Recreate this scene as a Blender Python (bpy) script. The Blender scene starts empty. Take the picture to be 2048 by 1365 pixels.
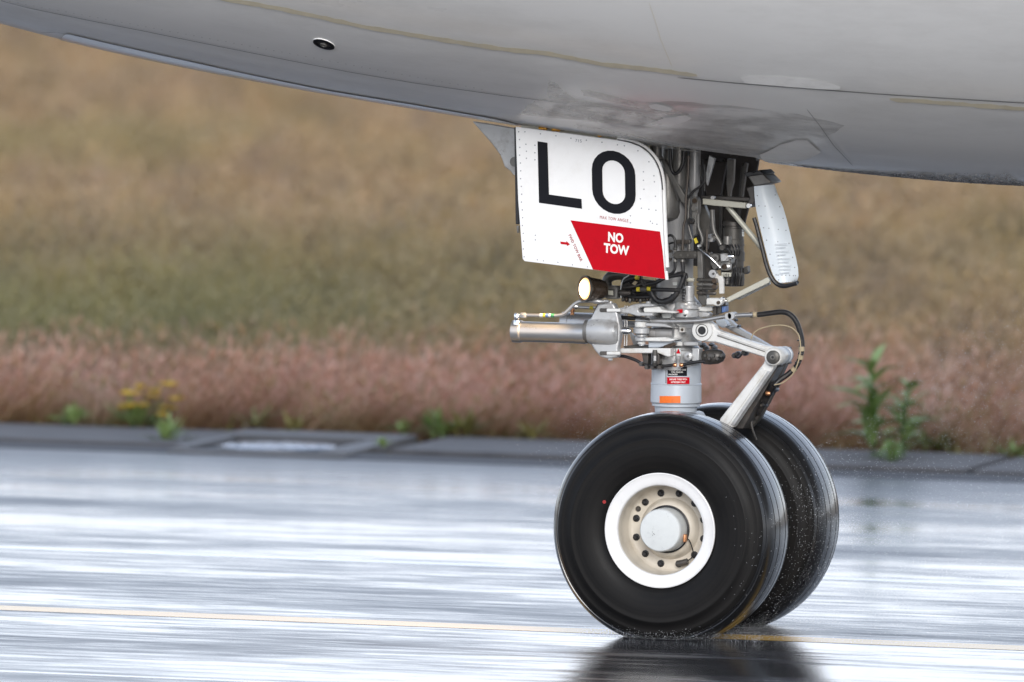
import bpy, bmesh, math, random
import numpy as np
from mathutils import Vector, Matrix
random.seed(7)
rng = np.random.default_rng(11)
rad = math.radians
SC = bpy.context.scene
COL = SC.collection

# ------------------------------------------------------------------ camera
W0, H0 = 2048.0, 1365.0           # the photograph's own pixel grid, used for measuring
PXM = 445.0                        # pixels per metre at the nose wheel
DIST = 45.0
FPX = PXM * DIST
YAW, ELEV, ROLL = rad(17.5), 0.068, 0.0135
AXLE_Z = 0.488
TRACK = 0.795
WHEEL = np.array([0.0, -TRACK / 2, AXLE_Z])
WPX = (1342.0, 1057.0)
CAM = WHEEL + DIST * np.array([math.cos(ELEV) * math.sin(YAW), -math.cos(ELEV) * math.cos(YAW), math.sin(ELEV)])

def basis(f):
    f = f / np.linalg.norm(f)
    r = np.cross(f, [0, 0, 1.0]); r /= np.linalg.norm(r)
    u = np.cross(r, f)
    c, s = math.cos(ROLL), math.sin(ROLL)
    return r * c + u * s, u * c - r * s, f

FWD = WHEEL - CAM
for _ in range(12):
    R_, U_, F_ = basis(FWD)
    d = WHEEL - CAM
    px = W0 / 2 + FPX * d.dot(R_) / d.dot(F_)
    py = H0 / 2 - FPX * d.dot(U_) / d.dot(F_)
    FWD = F_ + R_ * (px - WPX[0]) / FPX - U_ * (py - WPX[1]) / FPX
R_, U_, F_ = basis(FWD)

def ray(px, py):
    return F_ * FPX + R_ * (px - W0 / 2) - U_ * (py - H0 / 2)
def P(px, py, y=0.0):
    """Point of the lateral plane y seen at a measured position of the photograph."""
    d = ray(px, py); t = (y - CAM[1]) / d[1]
    return Vector(CAM + d * t)
def G(px, py, z=0.0):
    d = ray(px, py); t = (z - CAM[2]) / d[2]
    return Vector(CAM + d * t)
def proj(p):
    d = np.array(p) - CAM
    return W0 / 2 + FPX * d.dot(R_) / d.dot(F_), H0 / 2 - FPX * d.dot(U_) / d.dot(F_)

cam = bpy.data.cameras.new("camera"); camo = bpy.data.objects.new("camera", cam); COL.objects.link(camo)
camo.matrix_world = Matrix(((R_[0], U_[0], -F_[0], CAM[0]), (R_[1], U_[1], -F_[1], CAM[1]), (R_[2], U_[2], -F_[2], CAM[2]), (0, 0, 0, 1)))
cam.sensor_width = 36.0; cam.sensor_fit = 'HORIZONTAL'
cam.lens = FPX / W0 * 36.0
cam.clip_start = 1.0; cam.clip_end = 12000.0
cam.dof.use_dof = True; cam.dof.focus_distance = DIST - 0.2; cam.dof.aperture_fstop = 2.5
SC.camera = camo

# ------------------------------------------------------------------ sky, sun, exposure
SUN_EL, SUN_AZ = rad(20), rad(291)     # azimuth of the sun measured in the ground plane from +X
sun_dir = Vector((math.cos(SUN_EL) * math.cos(SUN_AZ), math.cos(SUN_EL) * math.sin(SUN_AZ), math.sin(SUN_EL)))
world = bpy.data.worlds.new("World"); SC.world = world; world.use_nodes = True
nt = world.node_tree; nt.nodes.clear()
def N(t, kind, **kw):
    n = t.nodes.new(kind)
    for k, v in kw.items():
        setattr(n, k, v)
    return n
out = N(nt, "ShaderNodeOutputWorld"); bg = N(nt, "ShaderNodeBackground"); bg.inputs["Strength"].default_value = 0.11
sky = N(nt, "ShaderNodeTexSky", sky_type='NISHITA'); sky.sun_disc = False
sky.sun_elevation = SUN_EL; sky.sun_rotation = math.pi / 2 - SUN_AZ; sky.air_density = 1.0; sky.dust_density = 1.5; sky.ozone_density = 1.2
tc = N(nt, "ShaderNodeTexCoord"); mp = N(nt, "ShaderNodeMapping"); mp.inputs["Scale"].default_value = (1, 1, 3.0)
noi = N(nt, "ShaderNodeTexNoise"); noi.inputs["Scale"].default_value = 2.6; noi.inputs["Detail"].default_value = 7; noi.inputs["Roughness"].default_value = 0.6
cr = N(nt, "ShaderNodeValToRGB"); cr.color_ramp.elements[0].position = 0.30; cr.color_ramp.elements[0].color = (0.45, 0.45, 0.45, 1)
cr.color_ramp.elements[1].position = 0.62; cr.color_ramp.elements[1].color = (0.92, 0.92, 0.92, 1)
mx = N(nt, "ShaderNodeMixRGB")
L = nt.links.new
sx = N(nt, "ShaderNodeSeparateXYZ"); L(tc.outputs["Generated"], sx.inputs[0])
hz = N(nt, "ShaderNodeValToRGB"); hz.color_ramp.elements[0].position = 0.0; hz.color_ramp.elements[0].color = (12.0, 12.4, 13.2, 1)
hz.color_ramp.elements[1].position = 0.5; hz.color_ramp.elements[1].color = (4.6, 5.4, 6.9, 1)
e_ = hz.color_ramp.elements.new(0.14); e_.color = (7.4, 8.1, 9.6, 1)
L(sx.outputs["Z"], hz.inputs["Fac"]); L(hz.outputs["Color"], mx.inputs["Color2"])
L(tc.outputs["Generated"], mp.inputs["Vector"]); L(mp.outputs["Vector"], noi.inputs["Vector"]); L(noi.outputs["Fac"], cr.inputs["Fac"])
L(cr.outputs["Color"], mx.inputs["Fac"]); L(sky.outputs["Color"], mx.inputs["Color1"]); L(mx.outputs["Color"], bg.inputs["Color"]); L(bg.outputs["Background"], out.inputs["Surface"])
sl = bpy.data.lights.new("sun", 'SUN'); sl.energy = 1.28; sl.angle = rad(22); sl.color = (1.0, 0.975, 0.94)
so = bpy.data.objects.new("sun", sl); COL.objects.link(so); so.rotation_euler = (-sun_dir).to_track_quat('-Z', 'Y').to_euler(); so.location = (-20, -30, 40)
SC.view_settings.view_transform = 'Standard'; SC.view_settings.look = 'None'; SC.view_settings.gamma = 1.0
SC.view_settings.use_curve_mapping = False; SC.view_settings.exposure = 0.85
SC.render.film_transparent = False

# ------------------------------------------------------------------ materials
def mat(name, col, rough=0.5, metal=0.0, var=0.12, scale=6.0, stretch=(1, 1, 1), bump=0.0, bscale=60.0, dirt=None, dirt_amt=0.0, dscale=2.0, spec=0.5, coat=0.0, rvar=0.1, emit=None, estr=0.0, trans=0.0, ior=1.45):
    m = bpy.data.materials.new(name); m.use_nodes = True
    t = m.node_tree; b = t.nodes["Principled BSDF"]
    b.inputs["Base Color"].default_value = (*col, 1); b.inputs["Roughness"].default_value = rough; b.inputs["Metallic"].default_value = metal
    b.inputs["Specular IOR Level"].default_value = spec; b.inputs["Coat Weight"].default_value = coat; b.inputs["Coat Roughness"].default_value = 0.12
    b.inputs["Transmission Weight"].default_value = trans; b.inputs["IOR"].default_value = ior
    if emit:
        b.inputs["Emission Color"].default_value = (*emit, 1); b.inputs["Emission Strength"].default_value = estr
    if var or dirt or bump:
        g = N(t, "ShaderNodeNewGeometry"); mpn = N(t, "ShaderNodeMapping"); mpn.inputs["Scale"].default_value = stretch
        t.links.new(g.outputs["Position"], mpn.inputs["Vector"])
        n1 = N(t, "ShaderNodeTexNoise"); n1.inputs["Scale"].default_value = scale; n1.inputs["Detail"].default_value = 6; n1.inputs["Roughness"].default_value = 0.62
        t.links.new(mpn.outputs["Vector"], n1.inputs["Vector"])
        hsv = N(t, "ShaderNodeHueSaturation"); hsv.inputs["Color"].default_value = (*col, 1)
        mr = N(t, "ShaderNodeMapRange"); mr.inputs["From Min"].default_value = 0.25; mr.inputs["From Max"].default_value = 0.75
        mr.inputs["To Min"].default_value = 1 - var; mr.inputs["To Max"].default_value = 1 + var
        t.links.new(n1.outputs["Fac"], mr.inputs["Value"]); t.links.new(mr.outputs["Result"], hsv.inputs["Value"])
        last = hsv.outputs["Color"]
        if dirt:
            n2 = N(t, "ShaderNodeTexNoise"); n2.inputs["Scale"].default_value = dscale; n2.inputs["Detail"].default_value = 9; n2.inputs["Roughness"].default_value = 0.72
            t.links.new(mpn.outputs["Vector"], n2.inputs["Vector"])
            r2 = N(t, "ShaderNodeMapRange"); r2.inputs["From Min"].default_value = 0.5; r2.inputs["From Max"].default_value = 0.78
            r2.inputs["To Max"].default_value = dirt_amt
            t.links.new(n2.outputs["Fac"], r2.inputs["Value"])
            m2 = N(t, "ShaderNodeMixRGB"); m2.inputs["Color2"].default_value = (*dirt, 1)
            t.links.new(r2.outputs["Result"], m2.inputs["Fac"]); t.links.new(last, m2.inputs["Color1"]); last = m2.outputs["Color"]
        t.links.new(last, b.inputs["Base Color"])
        rr = N(t, "ShaderNodeMapRange"); rr.inputs["From Min"].default_value = 0.3; rr.inputs["From Max"].default_value = 0.7
        rr.inputs["To Min"].default_value = max(0.02, rough - rvar); rr.inputs["To Max"].default_value = min(1, rough + rvar)
        t.links.new(n1.outputs["Fac"], rr.inputs["Value"]); t.links.new(rr.outputs["Result"], b.inputs["Roughness"])
        if bump:
            n3 = N(t, "ShaderNodeTexNoise"); n3.inputs["Scale"].default_value = bscale; n3.inputs["Detail"].default_value = 4
            t.links.new(mpn.outputs["Vector"], n3.inputs["Vector"])
            bp = N(t, "ShaderNodeBump"); bp.inputs["Strength"].default_value = bump; bp.inputs["Distance"].default_value = 0.004
            t.links.new(n3.outputs["Fac"], bp.inputs["Height"]); t.links.new(bp.outputs["Normal"], b.inputs["Normal"])
    return m

M = {}
M['paint'] = mat("fuselage_paint", (0.80, 0.80, 0.795), 0.34, 0, 0.05, 1.2, (0.5, 1, 2.0), dirt=(0.36, 0.35, 0.33), dirt_amt=0.35, dscale=1.1, bump=0.03, bscale=300, coat=0.25)
def patchy_mat(name, col, lo, hi, scale, stretch, amt, rough=0.45):
    """Patchy paint tone that covers only part of what lies under it."""
    m = mat(name, col, rough, 0, 0.15, scale * 2, stretch); t = m.node_tree
    b = t.nodes["Principled BSDF"]; o = t.nodes["Material Output"]
    g = N(t, "ShaderNodeNewGeometry"); mpn = N(t, "ShaderNodeMapping"); mpn.inputs["Scale"].default_value = stretch; t.links.new(g.outputs["Position"], mpn.inputs["Vector"])
    n1 = N(t, "ShaderNodeTexNoise"); n1.inputs["Scale"].default_value = scale; n1.inputs["Detail"].default_value = 8; n1.inputs["Roughness"].default_value = 0.68; n1.inputs["Distortion"].default_value = 0.4
    t.links.new(mpn.outputs["Vector"], n1.inputs["Vector"])
    r = N(t, "ShaderNodeMapRange"); r.inputs["From Min"].default_value = lo; r.inputs["From Max"].default_value = hi; r.inputs["To Max"].default_value = amt
    t.links.new(n1.outputs["Fac"], r.inputs["Value"]); t.links.new(r.outputs["Result"], b.inputs["Alpha"])
    return m
M['paint_dark'] = patchy_mat("belly_grime", (0.30, 0.29, 0.285), 0.42, 0.72, 3.5, (0.6, 1.0, 4.0), 0.5, 0.5)
M['smear'] = patchy_mat("pale_smear", (0.80, 0.79, 0.76), 0.30, 0.66, 3.5, (0.8, 1.0, 3.0), 0.6, 0.45)  # broken pale tone over the belly paint
M['paint_light'] = mat("bare_repair_paint", (0.93, 0.93, 0.92), 0.5, 0, 0.10, 9, (1, 1, 2), dirt=(0.75, 0.75, 0.74), dirt_amt=0.6, dscale=14)
M['door_sheen'] = mat("glossy_door_painted_sheen", (0.90, 0.92, 0.96), 0.18, 0, 0.05, 3, dirt=(0.5, 0.5, 0.5), dirt_amt=0.2, coat=0.6)  # blue-white base stands in for the bright runway's reflection
M['beige'] = mat("beige_tape", (0.66, 0.60, 0.46), 0.6, 0, 0.1, 12, dirt=(0.5, 0.48, 0.43), dirt_amt=0.6, dscale=10)
M['seam'] = mat("seam_sealant", (0.06, 0.06, 0.065), 0.6, 0, 0.1)
M['white'] = mat("white_door_paint", (0.82, 0.82, 0.82), 0.45, 0, 0.03, 7, dirt=(0.62, 0.6, 0.56), dirt_amt=0.35, dscale=9, coat=0.0)
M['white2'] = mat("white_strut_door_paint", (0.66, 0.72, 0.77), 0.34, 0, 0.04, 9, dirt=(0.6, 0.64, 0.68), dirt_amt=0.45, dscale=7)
M['ink'] = mat("black_lettering", (0.006, 0.0065, 0.010), 0.6, 0, 0.05, spec=0.2)
M['red'] = mat("red_marking", (0.48, 0.002, 0.011), 0.6, 0, 0.05, spec=0.12, dirt=(0.35, 0.003, 0.01), dirt_amt=0.5, dscale=22)
M['redtext'] = mat("red_lettering", (0.34, 0.03, 0.03), 0.45, 0, 0.05)
M['wtext'] = mat("white_lettering", (0.82, 0.8, 0.77), 0.45, 0, 0.04)
M['seal'] = mat("black_rubber_seal", (0.014, 0.014, 0.016), 0.42, 0, 0.2, 30, bump=0.2, bscale=90)
M['rivet'] = mat("rivet_grey", (0.30, 0.31, 0.33), 0.4, 0.3, 0.2)
M['metal'] = mat("silver_gear_paint", (0.45, 0.455, 0.46), 0.33, 0.3, 0.10, 14, dirt=(0.17, 0.145, 0.12), dirt_amt=0.9, dscale=12, rvar=0.08)
M['metal_w'] = mat("white_gear_paint", (0.66, 0.66, 0.645), 0.36, 0.0, 0.06, 12, dirt=(0.36, 0.30, 0.22), dirt_amt=0.65, dscale=13, coat=0.2)
M['strut'] = mat("grey_strut_paint", (0.34, 0.34, 0.345), 0.36, 0.2, 0.10, 10, dirt=(0.24, 0.22, 0.2), dirt_amt=0.5, dscale=7)
M['piston'] = mat("satin_piston_sleeve", (0.46, 0.50, 0.55), 0.34, 0.12, 0.05, 9, (1, 1, 0.3), dirt=(0.4, 0.42, 0.44), dirt_amt=0.4, dscale=9)
M['steel'] = mat("bare_steel", (0.46, 0.455, 0.45), 0.34, 0.75, 0.08, 20, (0.4, 1, 1), dirt=(0.3, 0.28, 0.26), dirt_amt=0.45, dscale=16)
M['chrome'] = mat("polished_chrome", (0.78, 0.78, 0.78), 0.10, 1.0, 0.03, 20)
M['pipe'] = mat("bronzed_pipe", (0.085, 0.072, 0.062), 0.34, 0.5, 0.15, 30)
M['dark'] = mat("dark_oily_metal", (0.075, 0.070, 0.066), 0.38, 0.4, 0.30, 25, dirt=(0.17, 0.13, 0.10), dirt_amt=0.7, dscale=22)
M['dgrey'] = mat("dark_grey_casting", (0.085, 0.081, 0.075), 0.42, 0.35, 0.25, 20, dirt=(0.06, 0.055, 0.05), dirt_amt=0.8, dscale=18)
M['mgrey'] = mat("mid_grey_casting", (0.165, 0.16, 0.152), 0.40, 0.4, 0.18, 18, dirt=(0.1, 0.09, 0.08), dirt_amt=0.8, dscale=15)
M['hose'] = mat("black_hose", (0.018, 0.018, 0.02), 0.36, 0, 0.25, 40, dirt=(0.10, 0.085, 0.07), dirt_amt=0.5, dscale=30)
M['bay'] = mat("gear_bay_painted_shade", (0.055, 0.047, 0.042), 0.6, 0, 0.35, 6, dirt=(0.02, 0.018, 0.016), dirt_amt=0.9, dscale=5)  # dark brown stands in for shade inside the bay
M['olive'] = mat("pale_olive_rod_paint", (0.50, 0.49, 0.42), 0.38, 0.1, 0.06, 14, dirt=(0.3, 0.28, 0.22), dirt_amt=0.4, dscale=14)
M['yellow'] = mat("yellow_band", (0.62, 0.50, 0.04), 0.45, 0, 0.1)
M['blue'] = mat("blue_band", (0.10, 0.17, 0.36), 0.4, 0, 0.1)
M['green'] = mat("green_band", (0.05, 0.20, 0.10), 0.4, 0, 0.1)
M['orange'] = mat("orange_sticker", (0.80, 0.16, 0.015), 0.45, 0, 0.06, dirt=(0.25, 0.07, 0.02), dirt_amt=0.7, dscale=26)
M['painted_glow'] = mat("fitting_painted_glow", (0.72, 0.36, 0.06), 0.3, 0.6, 0.15)  # orange colour stands in for lamp glow on the bay fittings
M['copper'] = mat("copper_fitting", (0.62, 0.30, 0.15), 0.3, 0.8, 0.15)
M['brown'] = mat("brown_lamp_housing", (0.060, 0.042, 0.030), 0.28, 0.4, 0.25, 22)
M['tan'] = mat("tan_wire", (0.42, 0.34, 0.22), 0.5, 0, 0.1)
def tyre_mat():
    m = bpy.data.materials.new("tyre_sidewall_rubber"); m.use_nodes = True; t = m.node_tree; b = t.nodes["Principled BSDF"]
    tcn = N(t, "ShaderNodeTexCoord"); sp = N(t, "ShaderNodeSeparateXYZ"); t.links.new(tcn.outputs["Object"], sp.inputs[0])
    cx = N(t, "ShaderNodeCombineXYZ"); t.links.new(sp.outputs["X"], cx.inputs[0]); t.links.new(sp.outputs["Z"], cx.inputs[1])
    ln = N(t, "ShaderNodeVectorMath", operation='LENGTH'); t.links.new(cx.outputs[0], ln.inputs[0])
    n1 = N(t, "ShaderNodeTexNoise", noise_dimensions='1D'); n1.inputs["Scale"].default_value = 34; n1.inputs["Detail"].default_value = 6; n1.inputs["Roughness"].default_value = 0.7
    t.links.new(ln.outputs["Value"], n1.inputs["W"])
    n2 = N(t, "ShaderNodeTexNoise"); n2.inputs["Scale"].default_value = 7; n2.inputs["Detail"].default_value = 7; n2.inputs["Roughness"].default_value = 0.7
    t.links.new(tcn.outputs["Object"], n2.inputs["Vector"])
    ad = N(t, "ShaderNodeMath", operation='MULTIPLY_ADD'); t.links.new(n2.outputs["Fac"], ad.inputs[0]); ad.inputs[1].default_value = 0.55; t.links.new(n1.outputs["Fac"], ad.inputs[2])
    r = N(t, "ShaderNodeValToRGB"); e = r.color_ramp.elements
    e[0].position = 0.50; e[0].color = (0.0050, 0.0050, 0.0055, 1); e[1].position = 1.05; e[1].color = (0.0120, 0.0112, 0.0108, 1)
    t.links.new(ad.outputs[0], r.inputs["Fac"]); t.links.new(r.outputs["Color"], b.inputs["Base Color"])
    rr = N(t, "ShaderNodeMapRange"); rr.inputs["From Min"].default_value = 0.5; rr.inputs["From Max"].default_value = 1.0; rr.inputs["To Min"].default_value = 0.38; rr.inputs["To Max"].default_value = 0.60
    t.links.new(ad.outputs[0], rr.inputs["Value"]); t.links.new(rr.outputs["Result"], b.inputs["Roughness"]); b.inputs["Specular IOR Level"].default_value = 0.13
    bp = N(t, "ShaderNodeBump"); bp.inputs["Strength"].default_value = 0.10; bp.inputs["Distance"].default_value = 0.003
    t.links.new(n1.outputs["Fac"], bp.inputs["Height"]); t.links.new(bp.outputs["Normal"], b.inputs["Normal"])
    return m
M['tyre'] = tyre_mat()
M['tread'] = mat("wet_tread_rubber", (0.009, 0.009, 0.010), 0.30, 0, 0.2, 10, coat=0.55, rvar=0.05)
M['rim'] = mat("white_rim_paint", (0.74, 0.735, 0.73), 0.36, 0, 0.04, 9, dirt=(0.55, 0.5, 0.45), dirt_amt=0.45, dscale=8, coat=0.2)
M['rim_in'] = mat("cream_rim_well", (0.60, 0.55, 0.47), 0.42, 0, 0.06, 12, dirt=(0.42, 0.35, 0.27), dirt_amt=0.7, dscale=8)
M['cap'] = mat("pale_hub_cap_paint", (0.60, 0.62, 0.615), 0.34, 0.05, 0.05, 20, dirt=(0.48, 0.49, 0.49), dirt_amt=0.6, dscale=18)
M['lens'] = mat("lit_lamp_edge", (1.0, 0.8, 0.5), 0.2, 0, 0, emit=(1.0, 0.40, 0.07), estr=0.62)
M['lens_mid'] = mat("lit_lamp_glass", (1.0, 0.9, 0.7), 0.2, 0, 0, emit=(1.0, 0.62, 0.20), estr=1.0)
M['lens_core'] = mat("lit_lamp_filament", (1.0, 0.95, 0.85), 0.2, 0, 0, emit=(1.0, 0.90, 0.66), estr=16.0)
M['spray'] = mat("spray_drops", (0.95, 0.97, 1.0), 0.15, 0, 0, trans=0.25, ior=1.33)
M['water'] = mat("water_drops", (0.95, 0.97, 1.0), 0.02, 0, 0, trans=1.0, ior=1.33)

# ------------------------------------------------------------------ mesh tools
class B:
    """Collects polygons; build() links them as one mesh object."""
    def __init__(s): s.v, s.f, s.m = [], [], []
    def add(s, vs, fs, mi=0):
        o = len(s.v); s.v += [tuple(v) for v in vs]; s.f += [tuple(i + o for i in f) for f in fs]; s.m += [mi] * len(fs); return s
    def box(s, c, sx, sy, sz, rot=None):
        vs = [Vector((x * sx / 2, y * sy / 2, z * sz / 2)) for x in (-1, 1) for y in (-1, 1) for z in (-1, 1)]
        if rot is not None: vs = [rot @ v for v in vs]
        c = Vector(c)
        return s.add([v + c for v in vs], [(0, 1, 3, 2), (4, 6, 7, 5), (0, 4, 5, 1), (2, 3, 7, 6), (0, 2, 6, 4), (1, 5, 7, 3)])
    def rev(s, o, ax, prof, n=24, mi=0, caps=True):
        """prof: (distance along axis, radius)"""
        o = Vector(o); ax = Vector(ax).normalized()
        a = ax.orthogonal().normalized(); b = ax.cross(a)
        vs, fs = [], []
        for d, r in prof:
            for k in range(n):
                t = 2 * math.pi * k / n
                vs.append(o + ax * d + (a * math.cos(t) + b * math.sin(t)) * r)
        for i in range(len(prof) - 1):
            for k in range(n):
                k2 = (k + 1) % n
                fs.append((i * n + k, i * n + k2, (i + 1) * n + k2, (i + 1) * n + k))
        if caps:
            fs.append(tuple(range(n - 1, -1, -1))); fs.append(tuple(range((len(prof) - 1) * n, len(prof) * n)))
        return s.add(vs, fs, mi)
    def cyl(s, p0, p1, r0, r1=None, n=16, mi=0):
        p0, p1 = Vector(p0), Vector(p1)
        return s.rev(p0, p1 - p0, [(0, r0), ((p1 - p0).length, r0 if r1 is None else r1)], n, mi)
    def tube(s, pts, r, n=10, smooth=5, mi=0):
        pts = [Vector(p) for p in pts]
        if smooth and len(pts) > 2:
            q = [pts[0] * 2 - pts[1]] + pts + [pts[-1] * 2 - pts[-2]]; o = []
            for i in range(1, len(q) - 2):
                for k in range(smooth):
                    t = k / smooth; a, b, c, d = q[i - 1], q[i], q[i + 1], q[i + 2]
                    o.append(0.5 * ((2 * b) + (c - a) * t + (2 * a - 5 * b + 4 * c - d) * t * t + (3 * b - a - 3 * c + d) * t ** 3))
            o.append(pts[-1]); pts = o
        ref = None; vs, fs = [], []
        for i, p in enumerate(pts):
            tg = (pts[min(i + 1, len(pts) - 1)] - pts[max(i - 1, 0)]).normalized()
            if ref is None: ref = tg.orthogonal().normalized()
            ref = (ref - tg * ref.dot(tg)).normalized(); b = tg.cross(ref)
            rr = r[min(i * len(r) // len(pts), len(r) - 1)] if isinstance(r, (list, tuple)) else r
            for k in range(n):
                t = 2 * math.pi * k / n; vs.append(p + (ref * math.cos(t) + b * math.sin(t)) * rr)
        for i in range(len(pts) - 1):
            for k in range(n):
                k2 = (k + 1) % n; fs.append((i * n + k, i * n + k2, (i + 1) * n + k2, (i + 1) * n + k))
        fs.append(tuple(range(n - 1, -1, -1))); fs.append(tuple(range((len(pts) - 1) * n, len(pts) * n)))
        return s.add(vs, fs, mi)
    def prism(s, pts, off, mi=0):
        pts = [Vector(p) for p in pts]; off = Vector(off); n = len(pts)
        fs = [tuple(range(n)), tuple(range(2 * n - 1, n - 1, -1))] + [(i, i + n, (i + 1) % n + n, (i + 1) % n) for i in range(n)]
        return s.add(pts + [p + off for p in pts], fs, mi)
    def build(s, name, m, parent=None, bevel=0.0, seg=2, angle=38, recalc=True, kind=None, label=None):
        me = bpy.data.meshes.new(name); me.from_pydata(s.v, [], s.f)
        if recalc:
            bm = bmesh.new(); bm.from_mesh(me); bmesh.ops.recalc_face_normals(bm, faces=bm.faces); bm.to_mesh(me); bm.free()
        ms = m if isinstance(m, (list, tuple)) else [m]
        for x in ms: me.materials.append(x)
        if len(ms) > 1: me.polygons.foreach_set("material_index", s.m)
        me.polygons.foreach_set("use_smooth", [True] * len(me.polygons)); me.set_sharp_from_angle(angle=rad(angle)); me.update()
        o = bpy.data.objects.new(name, me); COL.objects.link(o)
        if parent is not None: o.parent = parent
        if bevel:
            b = o.modifiers.new("bevel", 'BEVEL'); b.width = bevel; b.segments = seg; b.limit_method = 'ANGLE'; b.angle_limit = rad(35); b.use_clamp_overlap = True
        if kind: o["kind"] = kind
        if label: o["label"] = label
        return o

def empty(name, loc=(0, 0, 0), parent=None, label=None, cat=None, group=None):
    o = bpy.data.objects.new(name, None); COL.objects.link(o); o.location = loc; o.empty_display_size = 0.2
    if parent is not None: o.parent = parent
    if label: o["label"] = label
    if cat: o["category"] = cat
    if group: o["group"] = group
    return o
def px(v): return v / PXM

def plate(name, outline, y, th, m, parent, bevel=0.003, **k):
    """Flat piece: outline measured on the photograph, near face at lateral position y, thickness th going away."""
    pts = [P(p[0], p[1], p[2] if len(p) > 2 else y) for p in outline]
    return B().prism(pts, (0, th, 0)).build(name, m, parent, bevel=bevel, **k)
def circ(cx, cy, r, n=24, a0=0, a1=360):
    return [(cx + r * math.cos(rad(a0 + (a1 - a0) * i / n)), cy + r * math.sin(rad(a0 + (a1 - a0) * i / n))) for i in range(n + (0 if a1 - a0 == 360 else 1))]
def vcyl(name, cx, prof, y, m, parent, n=36, **k):
    """Upright turned piece; prof: (photo height, radius in photo pixels)."""
    top = P(cx, prof[0][0], y)
    pr = [((top - P(cx, p, y)).z, px(r)) for p, r in prof]
    return B().rev(top, (0, 0, -1), pr, n).build(name, m, parent, **k)
def ydisc(name, cx, cy, prof, y, m, parent, n=28, **k):
    """Turned piece on a lateral axis; prof: (offset away from the viewer in metres, radius in photo pixels)."""
    return B().rev(P(cx, cy, y), (0, 1, 0), [(d, px(r)) for d, r in prof], n).build(name, m, parent, **k)
def xcyl(name, x0, x1, cy, prof, y, m, parent, n=32, **k):
    """Turned piece on a fore and aft axis between two photo columns; prof: (fraction, radius px)."""
    a, b = P(x0, cy[0] if isinstance(cy, tuple) else cy, y), P(x1, cy[1] if isinstance(cy, tuple) else cy, y)
    if not isinstance(cy, tuple): b.z = a.z
    return B().rev(a, b - a, [(t * (b - a).length, px(r)) for t, r in prof], n).build(name, m, parent, **k)
def hose(name, pts, r, m, parent, y=0.0, n=10, **k):
    return B().tube([P(p[0], p[1], p[2] if len(p) > 2 else y) for p in pts], px(r), n).build(name, m, parent, **k)

def text_geo(body, bold=0.0, align='CENTER', spacing=1.0):
    c = bpy.data.curves.new("lettering", 'FONT'); c.body = body; c.align_x = align; c.size = 1.0; c.offset = bold; c.space_character = spacing; c.resolution_u = 3
    o = bpy.data.objects.new("lettering", c); COL.objects.link(o)
    dg = bpy.context.evaluated_depsgraph_get(); dg.update()
    me = bpy.data.meshes.new_from_object(o.evaluated_get(dg))
    vs = [v.co.copy() for v in me.vertices]; fs = [tuple(p.vertices) for p in me.polygons]
    bpy.data.objects.remove(o); bpy.data.curves.remove(c); bpy.data.meshes.remove(me)
    return vs, fs
def text_on(name, body, o, U, V, y, m, parent, bold=0.0, spacing=1.0, mapper=None):
    """Flat lettering; U and V are the photo-space steps for one text height along and up the line."""
    vs, fs = text_geo(body, bold, spacing=spacing)
    f = mapper or (lambda a, b: P(a, b, y))
    vs = [f(o[0] + v.x * U[0] + v.y * V[0], o[1] + v.x * U[1] + v.y * V[1]) for v in vs]
    return B().add(vs, fs).build(name, m, parent, recalc=False)
# ------------------------------------------------------------------ the setting
KERB_Y0, KERB_Y1 = 11.05, 12.90
def field_z(x, y):
    t = max(0.0, y - 15.0)
    z = 0.021 * min(t, 140.0) + 0.021 * max(0.0, min(t - 140.0, 60.0)) * 0.5
    return z - 0.02 + 0.05 * math.sin(x * 0.35 + y * 0.13) * min(1, t / 10) + 0.04 * math.sin(y * 0.41 - x * 0.2) * min(1, t / 10)

def noise_color(t, vec, scale, detail=5, rough=0.6, dist=0.0):
    n = N(t, "ShaderNodeTexNoise"); n.inputs["Scale"].default_value = scale; n.inputs["Detail"].default_value = detail
    n.inputs["Roughness"].default_value = rough; n.inputs["Distortion"].default_value = dist
    t.links.new(vec, n.inputs["Vector"]); return n.outputs["Fac"]
def ramp(t, fac, stops):
    r = N(t, "ShaderNodeValToRGB"); e = r.color_ramp.elements
    while len(e) > len(stops): e.remove(e[-1])
    while len(e) < len(stops): e.new(0.5)
    for q, (p, c) in zip(e, stops):
        q.position = p; q.color = (*c, 1) if len(c) == 3 else c
    t.links.new(fac, r.inputs["Fac"]); return r.outputs["Color"]
def mixc(t, fac, a, b, mode='MIX'):
    m = N(t, "ShaderNodeMixRGB", blend_type=mode)
    for s, v in (("Fac", fac), ("Color1", a), ("Color2", b)):
        if hasattr(v, "links") or isinstance(v, bpy.types.NodeSocket): t.links.new(v, m.inputs[s])
        elif isinstance(v, (int, float)): m.inputs[s].default_value = v
        else: m.inputs[s].default_value = (*v, 1)
    return m.outputs["Color"]
def maprange(t, v, a, b, c, d):
    m = N(t, "ShaderNodeMapRange"); m.inputs["From Min"].default_value = a; m.inputs["From Max"].default_value = b
    m.inputs["To Min"].default_value = c; m.inputs["To Max"].default_value = d; t.links.new(v, m.inputs["Value"]); return m.outputs["Result"]
def mapped(t, scale):
    g = N(t, "ShaderNodeNewGeometry"); m = N(t, "ShaderNodeMapping"); m.inputs["Scale"].default_value = scale
    t.links.new(g.outputs["Position"], m.inputs["Vector"]); return m.outputs["Vector"]

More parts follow.
